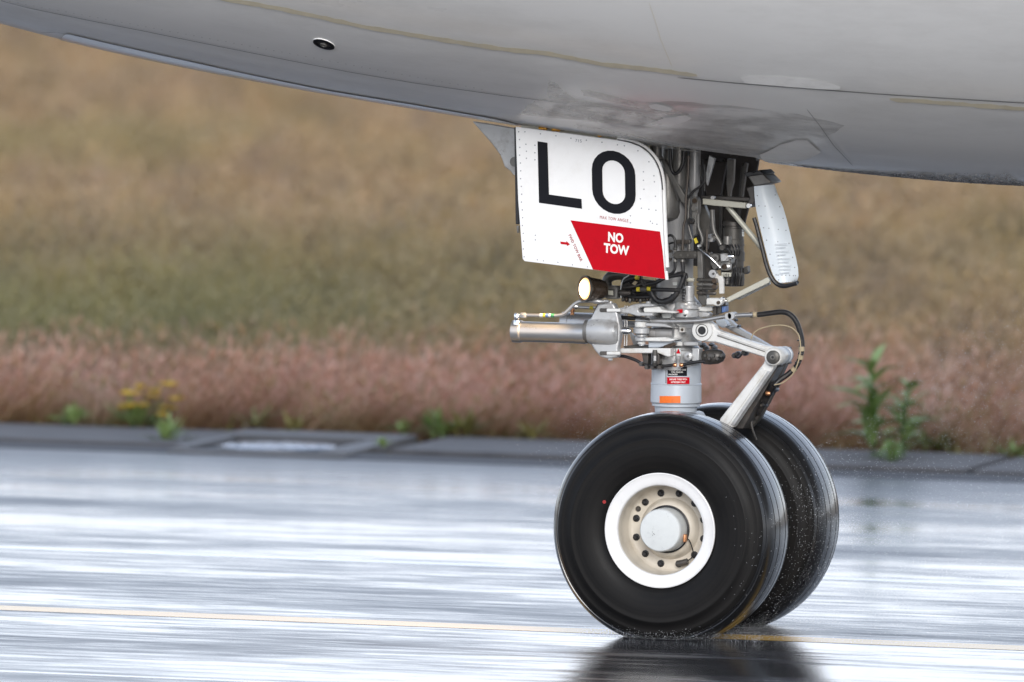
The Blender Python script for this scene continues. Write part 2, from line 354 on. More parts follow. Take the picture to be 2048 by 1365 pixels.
# wet runway: a water film that lies in long streaks along the rolling direction
mr_ = bpy.data.materials.new("wet_runway_asphalt"); mr_.use_nodes = True; t = mr_.node_tree; b = t.nodes["Principled BSDF"]
film = noise_color(t, mapped(t, (0.26, 1.05, 1)), 1.0, 6, 0.62, 0.35)
film2 = noise_color(t, mapped(t, (1.25, 8.5, 1)), 1.0, 6, 0.68, 0.25)
fm = N(t, "ShaderNodeMath", operation='MULTIPLY_ADD'); t.links.new(film2, fm.inputs[0]); fm.inputs[1].default_value = 0.95; t.links.new(film, fm.inputs[2])
film3 = noise_color(t, mapped(t, (0.06, 0.36, 1)), 1.0, 3, 0.5, 0.4)
fm3 = N(t, "ShaderNodeMath", operation='MULTIPLY_ADD'); t.links.new(film3, fm3.inputs[0]); fm3.inputs[1].default_value = 0.75; t.links.new(fm.outputs[0], fm3.inputs[2]); fm = fm3
wet = maprange(t, fm.outputs[0], 1.04, 1.47, 0, 1)
spr = N(t, "ShaderNodeSeparateXYZ"); t.links.new(mapped(t, (1, 1, 1)), spr.inputs[0])
wm = N(t, "ShaderNodeMath", operation='MULTIPLY'); t.links.new(wet, wm.inputs[0]); t.links.new(maprange(t, spr.outputs["Y"], 8.8, 11.0, 1.0, 0.3), wm.inputs[1]); wet = wm.outputs[0]
t.links.new(ramp(t, wet, [(0.0, (0.058, 0.060, 0.072)), (1.0, (0.030, 0.031, 0.035))]), b.inputs["Base Color"])
t.links.new(maprange(t, wet, 0, 1, 0.46, 0.12), b.inputs["Roughness"])
b.inputs["IOR"].default_value = 1.42; b.inputs["Specular IOR Level"].default_value = 0.85
g1 = noise_color(t, mapped(t, (22, 60, 20)), 1.0, 4)
bpn = N(t, "ShaderNodeBump"); bpn.inputs["Distance"].default_value = 0.003
t.links.new(g1, bpn.inputs["Height"]); t.links.new(maprange(t, wet, 0, 1, 0.45, 0.06), bpn.inputs["Strength"]); t.links.new(bpn.outputs["Normal"], b.inputs["Normal"])
M['runway'] = mr_

def marking_mat(name, col, wear):
    m = bpy.data.materials.new(name); m.use_nodes = True; t = m.node_tree; b = t.nodes["Principled BSDF"]
    n1 = noise_color(t, mapped(t, (1.2, 12, 1)), 1.0, 6, 0.65)
    t.links.new(ramp(t, n1, [(0.38, col), (0.75, wear)]), b.inputs["Base Color"]); b.inputs["Roughness"].default_value = 0.22
    b.inputs["IOR"].default_value = 1.36
    return m
M['line_y'] = marking_mat("yellow_line_paint", (0.66, 0.40, 0.085), (0.50, 0.33, 0.11))
M['line_w'] = marking_mat("white_line_paint", (0.92, 0.92, 0.92), (0.80, 0.80, 0.80))

# grass colours laid out in bands away from the kerb
def grass_rgb(t, rnd=None):
    vec = mapped(t, (1, 1, 1)); sp = N(t, "ShaderNodeSeparateXYZ"); t.links.new(vec, sp.inputs[0])
    n_small = noise_color(t, mapped(t, (1.5, 0.62, 0.0)), 1.0, 6, 0.62)
    n_big = noise_color(t, mapped(t, (0.22, 0.085, 0.0)), 1.0, 4, 0.55)
    base = ramp(t, n_small, [(0.30, (0.11, 0.078, 0.056)), (0.42, (0.25, 0.178, 0.115)), (0.50, (0.40, 0.285, 0.145)), (0.57, (0.49, 0.310, 0.165)), (0.64, (0.31, 0.215, 0.158)), (0.74, (0.46, 0.35, 0.23))])
    olive = ramp(t, n_small, [(0.35, (0.18, 0.155, 0.066)), (0.65, (0.43, 0.34, 0.135))])
    c = mixc(t, maprange(t, n_big, 0.50, 0.62, 0, 0.7), base, olive)
    # patches of rust and mauve seed heads
    n_mv = noise_color(t, mapped(t, (0.9, 0.28, 0.0)), 1.0, 4)
    c = mixc(t, maprange(t, n_mv, 0.55, 0.72, 0, 0.75), c, (0.26, 0.182, 0.150))
    yj = N(t, "ShaderNodeMath", operation='MULTIPLY_ADD'); t.links.new(n_big, yj.inputs[0]); yj.inputs[1].default_value = 12.0; t.links.new(sp.outputs["Y"], yj.inputs[2])
    Y = yj.outputs[0]
    greenish = ramp(t, n_small, [(0.3, (0.125, 0.14, 0.06)), (0.7, (0.27, 0.245, 0.11))])
    gf = N(t, "ShaderNodeMath", operation='MULTIPLY'); t.links.new(maprange(t, Y, 21, 24, 0, 1), gf.inputs[0]); t.links.new(maprange(t, Y, 27, 38, 1, 0), gf.inputs[1])
    gx = N(t, "ShaderNodeMath", operation='MULTIPLY'); t.links.new(gf.outputs[0], gx.inputs[0]); t.links.new(maprange(t, sp.outputs["X"], -10, -5, 0.75, 0.0), gx.inputs[1])
    c = mixc(t, gx.outputs[0], c, greenish)
    pink = ramp(t, n_small, [(0.34, (0.42, 0.205, 0.130)), (0.5, (0.68, 0.355, 0.262)), (0.7, (0.80, 0.50, 0.41))])
    pf = maprange(t, Y, 19.6, 23.6, 0.92, 0)
    c = mixc(t, pf, c, pink)
    foot = ramp(t, n_small, [(0.35, (0.24, 0.13, 0.055)), (0.52, (0.34, 0.24, 0.09)), (0.64, (0.17, 0.19, 0.06))])
    c = mixc(t, maprange(t, sp.outputs["Y"], 13.1, 14.0, 0.85, 0), c, foot)
    if rnd is not None:
        hv = N(t, "ShaderNodeHueSaturation"); t.links.new(c, hv.inputs["Color"])
        t.links.new(maprange(t, rnd, 0, 1, 0.86, 1.14), hv.inputs["Value"]); t.links.new(maprange(t, rnd, 0, 1, 1.15, 0.8), hv.inputs["Saturation"])
        c = hv.outputs["Color"]
    return c
mg = bpy.data.materials.new("field_soil_and_thatch"); mg.use_nodes = True; t = mg.node_tree; b = t.nodes["Principled BSDF"]
c = mixc(t, 0.45, grass_rgb(t), (0.09, 0.07, 0.045)); t.links.new(c, b.inputs["Base Color"]); b.inputs["Roughness"].default_value = 0.95
M['field'] = mg
mgr = bpy.data.materials.new("dry_grass_blades"); mgr.use_nodes = True; t = mgr.node_tree; b = t.nodes["Principled BSDF"]
oi = N(t, "ShaderNodeObjectInfo"); t.links.new(grass_rgb(t, oi.outputs["Random"]), b.inputs["Base Color"]); b.inputs["Roughness"].default_value = 0.7
b.inputs["Specular IOR Level"].default_value = 0.2
M['grass'] = mgr

# ground sheet to the horizon
ys = [-3000, -800, -250, -100, -40, 0, 8, 12.95] + list(np.arange(15, 220, 3.0)) + [260, 400, 800, 1800, 4500]
xs = [-4500, -1500, -500, -200] + list(np.arange(-110, 61, 5.0)) + [150, 500, 1500, 4500]
gb = B(); vs = [(x, y, (-0.03 if y < 13.5 else field_z(x, y))) for y in ys for x in xs]; nx = len(xs)
gb.add(vs, [(j * nx + i, j * nx + i + 1, (j + 1) * nx + i + 1, (j + 1) * nx + i) for j in range(len(ys) - 1) for i in range(nx - 1)])
ground = gb.build("ground", M['field'], kind="structure", angle=80)
rw = B().add([(-900, -60, 0), (900, -60, 0), (900, KERB_Y0 + 0.02, 0), (-900, KERB_Y0 + 0.02, 0)], [(0, 1, 2, 3)]).build("runway", M['runway'], kind="structure", label="wet grey runway with streaks of standing water")
def line(name, y0, w, m, z, label):
    B().add([(-900, y0 - w / 2, z), (900, y0 - w / 2, z), (900, y0 + w / 2, z), (-900, y0 + w / 2, z)], [(0, 1, 2, 3)]).build(name, m, kind="structure", label=label)
line("painted_line", -0.27, 0.26, M['line_y'], 0.001, "yellow centre line running under the nose wheels")
line("painted_line", 3.40, 0.16, M['line_w'], 0.001, "white line on the far side of the nose wheels")
line("painted_line", -3.55, 0.07, M['line_w'], 0.001, "thin white line nearest the viewer")

# concrete edging of separate slabs, one of them with a round drain cover
M['slab'] = mat("worn_concrete_slab", (0.135, 0.125, 0.121), 0.75, 0, 0.22, 9, (0.5, 1.5, 1), dirt=(0.06, 0.056, 0.055), dirt_amt=0.95, dscale=4, bump=0.5, bscale=70)
M['strip'] = mat("dark_asphalt_margin", (0.075, 0.073, 0.076), 0.7, 0, 0.25, 30, (0.4, 1.5, 1), bump=0.4, bscale=120)
M['slabpale'] = mat("pale_damp_concrete", (0.165, 0.158, 0.155), 0.6, 0, 0.15, 10, (0.5, 1.5, 1), dirt=(0.1, 0.1, 0.1), dirt_amt=0.6, dscale=6, bump=0.25, bscale=80)
M['groove'] = mat("dark_wet_soil", (0.022, 0.021, 0.022), 0.5, 0, 0.3, 30)
M['lid'] = mat("wet_steel_cover", (0.40, 0.42, 0.46), 0.24, 0.7, 0.12, 14, bump=0.12, bscale=60)
kerb = empty("kerb"); kerb["kind"] = "structure"; kerb["label"] = "concrete edging slabs between the runway and the grass"
B().box((-5, (KERB_Y0 + KERB_Y1) / 2 + 0.1, -0.09), 120, KERB_Y1 - KERB_Y0 + 0.3, 0.09).build("bedding", M['groove'], kerb)
B().box((-5, KERB_Y0 + 0.23, -0.035), 120, 0.44, 0.085).build("margin", M['strip'], kerb, bevel=0.004)
xm = -6.12                                   # middle of the drain slab at its runway edge
def sheared(c_, sx, sy, sz, rot=None):
    """A slab whose joints run slightly askew, as the real ones do."""
    bd = B().box(c_, sx, sy, sz, rot); bd.v = [(x_ - 0.09 * (y_ - KERB_Y0), y_, z_) for x_, y_, z_ in bd.v]; return bd
edges = [xm - 0.56, xm + 0.53]
x = edges[0] - 0.04
slabs = []
while x > -60: slabs.append((x - 2.75, x)); x -= 2.79
x = edges[1] + 0.17
while x < 45: slabs.append((x, x + 3.45)); x += 3.50
ys0 = KERB_Y0 + 0.47
for i, (a, b_) in enumerate(slabs):
    sheared(((a + b_) / 2, (ys0 + KERB_Y1) / 2, -0.02), b_ - a, KERB_Y1 - ys0, 0.10 + 0.008 * (i % 3), Matrix.Rotation(0.003 * ((i * 7) % 5 - 2), 3, 'Z')).build("slab", M['slab'], kerb, bevel=0.012)
# the drain slab: pale rim, sunken dark field, round cover
ym = 11.70; xc = xm - 0.015
for c_, sx, sy in (((xc, KERB_Y0 + 0.07, -0.040), 1.09, 0.14), ((xc, 12.58, -0.014), 1.09, 0.50), ((xc - 0.505, 11.76, -0.024), 0.08, 1.13), ((xc + 0.45, 11.76, -0.024), 0.19, 1.13)):
    sheared(c_, sx - 0.006, sy, 0.12).build("slab_rim", M['slabpale'], kerb, bevel=0.006)
sheared((xc - 0.05, 11.76, -0.05), 0.80, 1.12, 0.10).build("slab_well", M['groove'], kerb)
dc = empty("drain_cover", (xm - 0.09, ym - 0.03, 0.006), label="round wet steel drain cover set in the concrete edging slab", cat="drain cover")
dco = B().rev((0, 0, 0), (0, 0, 1), [(0, 0.335), (0.018, 0.335), (0.024, 0.325)], 40).build("cover_plate", M['lid'], dc)
rb = B().rev((0, 0, 0), (0, 0, 1), [(0, 0.337), (0.012, 0.337), (0.012, 0.37), (0.0, 0.37)], 40, caps=False).build("ring", M['dgrey'], dc)
for k in range(4):
    a = k * math.pi / 2 + 0.4
    B().cyl((0.24 * math.cos(a), 0.24 * math.sin(a), 0.022), (0.24 * math.cos(a), 0.24 * math.sin(a), 0.027), 0.02).build("lift_hole", M['groove'], dc)

# ------------------------------------------------------------------ grass of the field (nobody could count it)
protos = bpy.data.collections.new("tuft_kinds")
def blade(b, base, h, w, lean, az, curve, head=0.0):
    side = Vector((math.cos(az + 1.57), math.sin(az + 1.57), 0)); fw = Vector((math.cos(az), math.sin(az), 0)); base = Vector(base)
    pts = []
    for k in range(4):
        s = k / 3; pts.append((base + fw * (lean * s + curve * s * s) * h + Vector((0, 0, h * (s - 0.25 * curve * s * s))), w * (1 - 0.85 * s)))
    vs = []
    for p, ww in pts: vs += [p - side * ww / 2, p + side * ww / 2]
    b.add(vs, [(0, 1, 3, 2), (2, 3, 5, 4), (4, 5, 7, 6)])
    if head:
        p = pts[-1][0]; q = Vector((0, 0, head)) + fw * head * 0.4; r = head * 0.16
        s2 = fw * r; s1 = side * r
        b.add([p - q * 0.35, p + s1, p + s2, p - s1, p - s2, p + q], [(0, 1, 2), (0, 2, 3), (0, 3, 4), (0, 4, 1), (5, 2, 1), (5, 3, 2), (5, 4, 3), (5, 1, 4)])
for kind in range(5):
    tb = B()
    for i in range(15):
        a = random.uniform(0, 6.283); r = random.uniform(0, 0.13)
        h = random.uniform(0.20, 0.42) * (0.8, 1.0, 1.15, 0.9, 1.05)[kind]
        blade(tb, (r * math.cos(a), r * math.sin(a), -0.02), h, random.uniform(0.006, 0.011), random.uniform(0.35, 1.5), random.choice((0.0, 3.1416, 0.2)) + random.gauss(0, 0.5), random.uniform(0.1, 0.8), 0.05 if (kind in (1, 2, 4) and i % 3 == 0) else 0.0)
    o = tb.build("grass_tuft", M['grass'], recalc=False, angle=180)
    COL.objects.unlink(o); protos.objects.link(o)
# a slanted strip of the field that takes in the whole view and a margin either side
sb = B(); rows = list(np.arange(12.95, 16, 0.7)) + list(np.arange(16, 175, 3.0))
dens = []
for yv in rows:
    cx = CAM[0] - (yv - CAM[1]) * math.tan(YAW); hw = 6.5 + 0.075 * (yv - 13)
    for k in range(9):
        xv = cx - hw + 2 * hw * k / 8; sb.v.append((xv, yv, field_z(xv, yv) if yv > 13.5 else -0.02)); dens.append(1.0 if yv < 16 else max(0.22, 1.0 - (yv - 16) / 95))
for j in range(len(rows) - 1):
    for k in range(8): sb.f.append((j * 9 + k, j * 9 + k + 1, (j + 1) * 9 + k + 1, (j + 1) * 9 + k)); sb.m.append(0)
gr = sb.build("grass", M['grass'], recalc=False, angle=180, kind="stuff", label="dry brown and reddish grass covering the field beyond the kerb")
at = gr.data.attributes.new("amount", 'FLOAT', 'POINT'); at.data.foreach_set("value", dens)
ng = bpy.data.node_groups.new("scatter_grass", 'GeometryNodeTree')
ng.interface.new_socket("Geometry", in_out='INPUT', socket_type='NodeSocketGeometry'); ng.interface.new_socket("Geometry", in_out='OUTPUT', socket_type='NodeSocketGeometry')
gi = N(ng, "NodeGroupInput"); go = N(ng, "NodeGroupOutput")
dp = N(ng, "GeometryNodeDistributePointsOnFaces"); dp.distribute_method = 'RANDOM'; dp.inputs["Seed"].default_value = 5
na = N(ng, "GeometryNodeInputNamedAttribute"); na.data_type = 'FLOAT'; na.inputs["Name"].default_value = "amount"
mu = N(ng, "ShaderNodeMath", operation='MULTIPLY'); mu.inputs[1].default_value = 75.0
ci = N(ng, "GeometryNodeCollectionInfo"); ci.inputs["Collection"].default_value = protos; ci.inputs["Separate Children"].default_value = True; ci.inputs["Reset Children"].default_value = True
ip = N(ng, "GeometryNodeInstanceOnPoints"); ip.inputs["Pick Instance"].default_value = True
rv = N(ng, "FunctionNodeRandomValue"); rv.data_type = 'FLOAT_VECTOR'; rv.inputs[0].default_value = (-0.15, -0.15, -0.5); rv.inputs[1].default_value = (0.15, 0.15, 0.5)
rs = N(ng, "FunctionNodeRandomValue"); rs.data_type = 'FLOAT'; rs.inputs[2].default_value = 0.6; rs.inputs[3].default_value = 1.25; rs.inputs["Seed"].default_value = 3
l = ng.links.new
l(gi.outputs[0], dp.inputs["Mesh"]); l(na.outputs["Attribute"], mu.inputs[0]); l(mu.outputs[0], dp.inputs["Density"])
l(dp.outputs["Points"], ip.inputs["Points"]); l(ci.outputs[0], ip.inputs["Instance"]); l(rv.outputs[0], ip.inputs["Rotation"]); l(rs.outputs[1], ip.inputs["Scale"])
l(ip.outputs["Instances"], go.inputs[0])
gm = gr.modifiers.new("scatter", 'NODES'); gm.node_group = ng
# ------------------------------------------------------------------ the airplane: fuselage
air = empty("airplane", (0, 0, 0), label="grey airliner rolling on its nose wheels with open white gear doors", cat="airplane")
keel_px = [(0, 49), (83, 73), (244, 112), (488, 161), (669, 193), (942, 241), (1040, 254), (1200, 275), (1330, 299), (1519, 328), (1800, 352), (2048, 373)]
kp = [P(a, b, -0.2) for a, b in keel_px]
KX = np.array([p.x for p in kp]); KZ = np.array([p.z for p in kp])
kc = np.polyfit(KX, KZ, 4)
XT, X1 = -6.9, 3.2
def sec(x):
    u = max(0.0, min(1.0, (X1 - x) / (X1 - XT)))
    a = 2.98 * math.sqrt(max(1e-4, 1 - u * u)); cz = 5.0 - 0.85 * u * u
    if x < KX[0]:
        z0 = np.interp(KX[0], KX, KZ); sl = np.polyval(np.polyder(kc), KX[0]); q = (KX[0] - x) / (KX[0] - XT)
        lin = np.polyval(kc, KX[0]) - sl * (KX[0] - x)
        zb = lin + (5.0 - 0.85 - lin) * (1 - math.sqrt(max(0, 1 - q ** 3)))
    elif x > KX[-1]:
        sl = np.polyval(np.polyder(kc), KX[-1]); d_ = x - KX[-1]; zb = np.polyval(kc, KX[-1]) + sl * 4.0 * (1 - math.exp(-d_ / 4.0))
    else:
        zb = np.polyval(kc, x)
    return a, cz, max(0.03, cz - zb)
def surf(x, phi):
    """phi from the keel, positive towards the far side."""
    a, cz, bb = sec(x); up = a
    return Vector((x, a * math.sin(phi), cz - (bb if math.cos(phi) > 0 else up) * math.cos(phi)))
def nrm(x, phi):
    e = 1e-3; n = (surf(x + e, phi) - surf(x - e, phi)).cross(surf(x, phi + e) - surf(x, phi - e)).normalized()
    return n if n.dot(Vector((0, math.sin(phi), -math.cos(phi)))) > 0 else -n
def F(pxx, pyy, lift=0.0):
    """Where the line of sight of a measured position meets the fuselage skin."""
    d = ray(pxx, pyy); d = d / np.linalg.norm(d)
    def g(t):
        p = CAM + d * t; a, cz, bb = sec(p[0]); h = p[2] - cz
        return (p[1] / a) ** 2 + (h / (bb if h < 0 else a)) ** 2 - 1
    t0, t1 = 38.0, None
    tt = np.arange(38, 47, 0.04); prev = g(tt[0]); best = None
    for q in tt[1:]:
        v = g(q)
        if best is None or v < best[0]: best = (v, q)
        if v <= 0:
            lo, hi = q - 0.04, q
            for _ in range(30):
                mid = (lo + hi) / 2
                if g(mid) > 0: lo = mid
                else: hi = mid
            t1 = hi; break
    if t1 is None: t1 = best[1]
    p = CAM + d * t1; a, cz, bb = sec(p[0])
    phi = math.atan2(p[1] / a, (cz - p[2]) / bb)
    return p[0], phi
def Fp(pxx, pyy, lift):
    x, phi = F(pxx, pyy); return surf(x, phi) + nrm(x, phi) * lift

BAY_X0, BAY_X1, BAY_Y = P(1046, 270, -0.42).x, P(1508, 330, -0.42).x, 0.42
xs_f = sorted(set([round(v, 4) for v in list(np.linspace(XT + 0.001, -3.4, 16)) + list(np.linspace(-3.3, 2.2, 60)) + list(np.linspace(2.4, 14, 16))] + [BAY_X0, BAY_X1]))
fb = B(); rings = []
for x in xs_f:
    a, cz, bb = sec(x); pb = math.asin(min(0.95, BAY_Y / a))
    ph = [pb * k / 4 for k in range(-4, 5)]
    up_ = [pb + (math.pi - pb) * k / 40 for k in range(1, 40)]
    ph = ph + up_ + [math.pi] + [-v for v in reversed(up_)]
    rings.append([surf(x, v) for v in ph])
n = len(rings[0])
for r in rings: fb.v += [tuple(v) for v in r]
for i in range(len(rings) - 1):
    inside = BAY_X0 - 1e-6 <= xs_f[i] and xs_f[i + 1] <= BAY_X1 + 1e-6
    for k in range(n):
        if inside and k < 8: continue
        fb.f.append((i * n + k, i * n + (k + 1) % n, (i + 1) * n + (k + 1) % n, (i + 1) * n + k)); fb.m.append(0)
fb.f.append(tuple(range(n))); fb.f.append(tuple(range((len(rings) - 1) * n, len(rings) * n))); fb.m += [0, 0]
fus = fb.build("fuselage", M['paint'], air, angle=60, label="light grey curved underside of the forward fuselage")
# gear bay: an open box inside the hull
za = surf(BAY_X0, 0).z; zc = surf(BAY_X1, 0).z
bb_ = B(); top = 3.1
v = []
for (xx, zz) in ((BAY_X0, sec(BAY_X0)[1] - sec(BAY_X0)[2] * math.cos(math.asin(BAY_Y / sec(BAY_X0)[0]))), (BAY_X1, sec(BAY_X1)[1] - sec(BAY_X1)[2] * math.cos(math.asin(BAY_Y / sec(BAY_X1)[0])))):
    for yy in (-BAY_Y, BAY_Y): v += [(xx, yy, zz + 0.004), (xx, yy, top)]
bb_.add(v, [(0, 1, 3, 2), (4, 6, 7, 5), (0, 4, 5, 1), (2, 3, 7, 6), (1, 5, 7, 3)])
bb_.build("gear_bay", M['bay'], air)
plate("hinge_beam", [(1040, 243), (1240, 270), (1250, 290), (1044, 262)], -0.36, 0.04, M['olive'], air, bevel=0)
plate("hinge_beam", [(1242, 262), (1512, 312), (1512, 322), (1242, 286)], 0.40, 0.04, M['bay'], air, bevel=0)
for a, b in ((1084, 257), (1110, 259)):  # small fittings with lamp glow painted into their colour
    xcyl("hinge_fitting", a - 6, a + 10, b, [(0, 4), (0.3, 5), (0.5, 3.4), (0.8, 5), (1, 4)], -0.40, M['painted_glow'], air, n=12)
plate("hinge_fitting", [(1194, 272), (1208, 268), (1210, 271), (1198, 275)], -0.40, 0.02, M['painted_glow'], air, bevel=0)

def strip_on(name, line_px, w0, m, lift, label=None, jitter=0.0, sub=14, parent=None):
    """A band that lies on the skin along a measured line; w0 half width in metres."""
    pts = []
    for (a, b) in zip(line_px[:-1], line_px[1:]):
        k = max(2, int(abs(b[0] - a[0]) / sub))
        pts += [(a[0] + (b[0] - a[0]) * i / k, a[1] + (b[1] - a[1]) * i / k) for i in range(k)]
    pts.append(line_px[-1]); q = [F(*p_) for p_ in pts]; bd = B()
    for i, (x, phi) in enumerate(q):
        x2, p2 = q[min(i + 1, len(q) - 1)]; x1, p1 = q[max(i - 1, 0)]
        tg = (surf(x2, p2) - surf(x1, p1)).normalized(); nn = nrm(x, phi); sd = nn.cross(tg)
        j1, j2 = 1 + jitter * random.uniform(-1, 1), 1 + jitter * random.uniform(-1, 1)
        e = 1.0 if 0 < i < len(q) - 1 else 0.4
        p = surf(x, phi) + nn * lift
        bd.v += [tuple(p + sd * w0 * j1 * e), tuple(p - sd * w0 * j2 * e)]
    for i in range(len(q) - 1): bd.f.append((2 * i, 2 * i + 1, 2 * i + 3, 2 * i + 2)); bd.m.append(0)
    return bd.build(name, m, parent or fus, recalc=False, angle=180, label=label)
from mathutils.geometry import delaunay_2d_cdt
def patch_on(name, outline, m, lift, label=None, jitter=0.0, parent=None, step=0.03):
    """A patch of skin paint that follows the hull: outline plus a filling of inner points."""
    o = [F(*p_) for p_ in outline]; RS = 2.6; pts = []
    for i in range(len(o)):
        a, b = o[i], o[(i + 1) % len(o)]
        for k in range(3): pts.append(Vector((a[0] + (b[0] - a[0]) * k / 3 + random.gauss(0, jitter * 0.02), (a[1] + (b[1] - a[1]) * k / 3) * RS + random.gauss(0, jitter * 0.012))))
    n_ = len(pts); x0, x1 = min(p.x for p in pts), max(p.x for p in pts); y0, y1 = min(p.y for p in pts), max(p.y for p in pts)
    ins = [Vector((x0 + (x1 - x0) * (i + 0.5) / k1, y0 + (y1 - y0) * (j + 0.5) / k2)) for k1 in [max(2, int((x1 - x0) / step))] for k2 in [max(2, int((y1 - y0) / step))] for i in range(k1) for j in range(k2)]
    vs, es, fs, *_ = delaunay_2d_cdt(pts + ins, [(i, (i + 1) % n_) for i in range(n_)], [], 1, 1e-5)
    bd = B(); bd.add([surf(v.x, v.y / RS) + nrm(v.x, v.y / RS) * lift for v in vs], [tuple(f) for f in fs])
    return bd.build(name, m, parent or fus, recalc=False, angle=180, label=label)

strip_on("sealant_tape", [(430, -6), (561, 17), (640, 34), (732, 54), (830, 70), (928, 86), (1000, 97), (1102, 108), (1205, 128), (1300, 138), (1358, 146), (1394, 150)], 0.019, M['beige'], 0.0025, "beige sealant tape running along the belly", 0.25)
strip_on("sealant_tape", [(1780, 198), (1900, 207), (2070, 219)], 0.018, M['beige'], 0.0025, "beige sealant tape running along the belly", 0.3)
strip_on("panel_seam", [(-10, -2), (54, 15), (170, 39), (293, 63), (440, 93), (586, 122), (700, 144), (830, 166), (1000, 190), (1120, 205)], 0.0022, M['seam'], 0.002)
strip_on("panel_seam", [(1356, 155), (1470, 166), (1600, 176), (1760, 188), (1900, 197), (2070, 207)], 0.0032, M['seam'], 0.002)
strip_on("panel_seam", [(1614, 217), (1640, 250), (1668, 290), (1706, 330)], 0.0013, M['seam'], 0.0046, sub=4)
strip_on("panel_seam", [(1298, 5), (1310, 40), (1322, 80), (1345, 135)], 0.0009, M['beige'], 0.002, sub=3)
patch_on("repair_patch", [(1481, 154), (1500, 151), (1560, 152), (1620, 158), (1665, 167), (1681, 173), (1680, 179), (1640, 178), (1560, 172), (1490, 166)], M['paint_light'], 0.0025, "pale oval repair patch", 0.03)
patch_on("belly_paint_patch", [(1120, 214), (1180, 208), (1260, 200), (1380, 204), (1500, 214), (1600, 228), (1690, 250), (1660, 270), (1600, 288), (1540, 304), (1480, 313), (1430, 308), (1340, 286), (1250, 262), (1150, 238)], M['paint_dark'], 0.0022, "dark scuffed paint above the gear bay", 0.5)
patch_on("belly_paint_patch", [(1042, 228), (1050, 212), (1070, 200), (1098, 196), (1094, 172), (1100, 160), (1112, 166), (1130, 184), (1150, 196), (1200, 208), (1260, 222), (1320, 232), (1344, 246), (1300, 250), (1200, 244), (1120, 236)], M['smear'], 0.0034, "paler paint patch above the white door", 0.2)
patch_on("belly_paint_patch", [(1164, 179), (1180, 179), (1240, 194), (1290, 209), (1340, 216), (1378, 227), (1365, 234), (1310, 226), (1250, 208), (1170, 190)], M['smear'], 0.0044, "pale streak along the belly", 0.2)
patch_on("belly_paint_patch", [(1298, 209), (1312, 206), (1340, 213), (1350, 219), (1330, 221), (1304, 216)], M['paint_light'], 0.0052, "small pale spot along the belly", 0.1)
patch_on("belly_paint_patch", [(1300, 244), (1330, 234), (1372, 229), (1385, 236), (1345, 250)], M['paint_light'], 0.0050, "pale angular patch above the bay", 0.1)
patch_on("belly_paint_patch", [(1150, 246), (1240, 262), (1330, 284), (1400, 302), (1410, 308), (1330, 297), (1240, 274), (1160, 260)], M['smear'], 0.0040, "paler paint along the bay edge", 0.3)
patch_on("repair_patch", [(1519, 308), (1560, 288), (1594, 279), (1614, 279), (1642, 303), (1609, 319), (1532, 325)], M['paint_light'], 0.0045, "pale angular skin patch behind the bay", 0.0)
rv2 = B()
for k in range(26):
    a, b = 1150 + 13 * k, 250 + 13 * k * 0.17 + (0 if k < 12 else (k - 12) * 0.5)
    p = Fp(a, b, 0.0045); nn = nrm(*F(a, b)); rv2.rev(p, nn, [(0, 0.0032), (0.0008, 0.0026)], 7)
for k in range(60):
    a = 20 + 16 * k; b = 12 + (a - 20) * 0.186
    if a < 1000: p = Fp(a, b - 9, 0.001); rv2.rev(p, nrm(*F(a, b - 9)), [(0, 0.0022), (0.0006, 0.0018)], 6)
rv2.build("rivets", M['mgrey'], fus, kind="stuff")
# closed forward bay door: a glossy skin panel, reflection painted into its pale colour, with its seam, wrapping under the keel
seam_px = [(83, 64), (110, 63), (137, 67), (244, 92), (366, 119), (488, 146), (659, 181), (830, 209), (996, 238), (1036, 248)]
q = [F(*s_) for s_ in seam_px]
qx = [a for a, _ in q]; qp = [abs(p_) for _, p_ in q]
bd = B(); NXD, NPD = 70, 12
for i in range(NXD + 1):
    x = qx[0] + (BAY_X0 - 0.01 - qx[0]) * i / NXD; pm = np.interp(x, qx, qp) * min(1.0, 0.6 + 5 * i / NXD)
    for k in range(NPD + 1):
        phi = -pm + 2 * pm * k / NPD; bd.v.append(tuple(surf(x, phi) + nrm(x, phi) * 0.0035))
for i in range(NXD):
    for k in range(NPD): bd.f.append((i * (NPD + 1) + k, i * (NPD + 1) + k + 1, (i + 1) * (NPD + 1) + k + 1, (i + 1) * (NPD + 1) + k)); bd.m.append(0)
fd = bd.build("forward_bay_door", M['door_sheen'], air, recalc=False, angle=180, label="closed glossy bay door under the keel")
strip_on("door_seam", seam_px, 0.0016, M['seam'], 0.0045, parent=fd)
# drain port
dpx, dpp = F(648, 88); dpc = surf(dpx, dpp); dn = nrm(dpx, dpp)
port = B().rev(dpc - dn * 0.002, dn, [(0, 0.050), (0.007, 0.050), (0.009, 0.046), (0.009, 0.034), (0.002, 0.030)], 32, caps=False).build("drain_port", M['ink'], air, label="small round drain port with a pale lip")
B().rev(dpc - dn * 0.001, dn, [(0, 0.0515), (0.004, 0.0515), (0.004, 0.0495)], 32, caps=False).build("port_rim", M['paint_light'], port)
B().rev(dpc, dn, [(0.0, 0.032), (0.003, 0.030)], 24).build("port_bore", M['seal'], port)
B().rev(dpc, dn, [(0.0, 0.016), (0.010, 0.016), (0.010, 0.011), (0.004, 0.010)], 20).build("drain_tube", M['mgrey'], port)
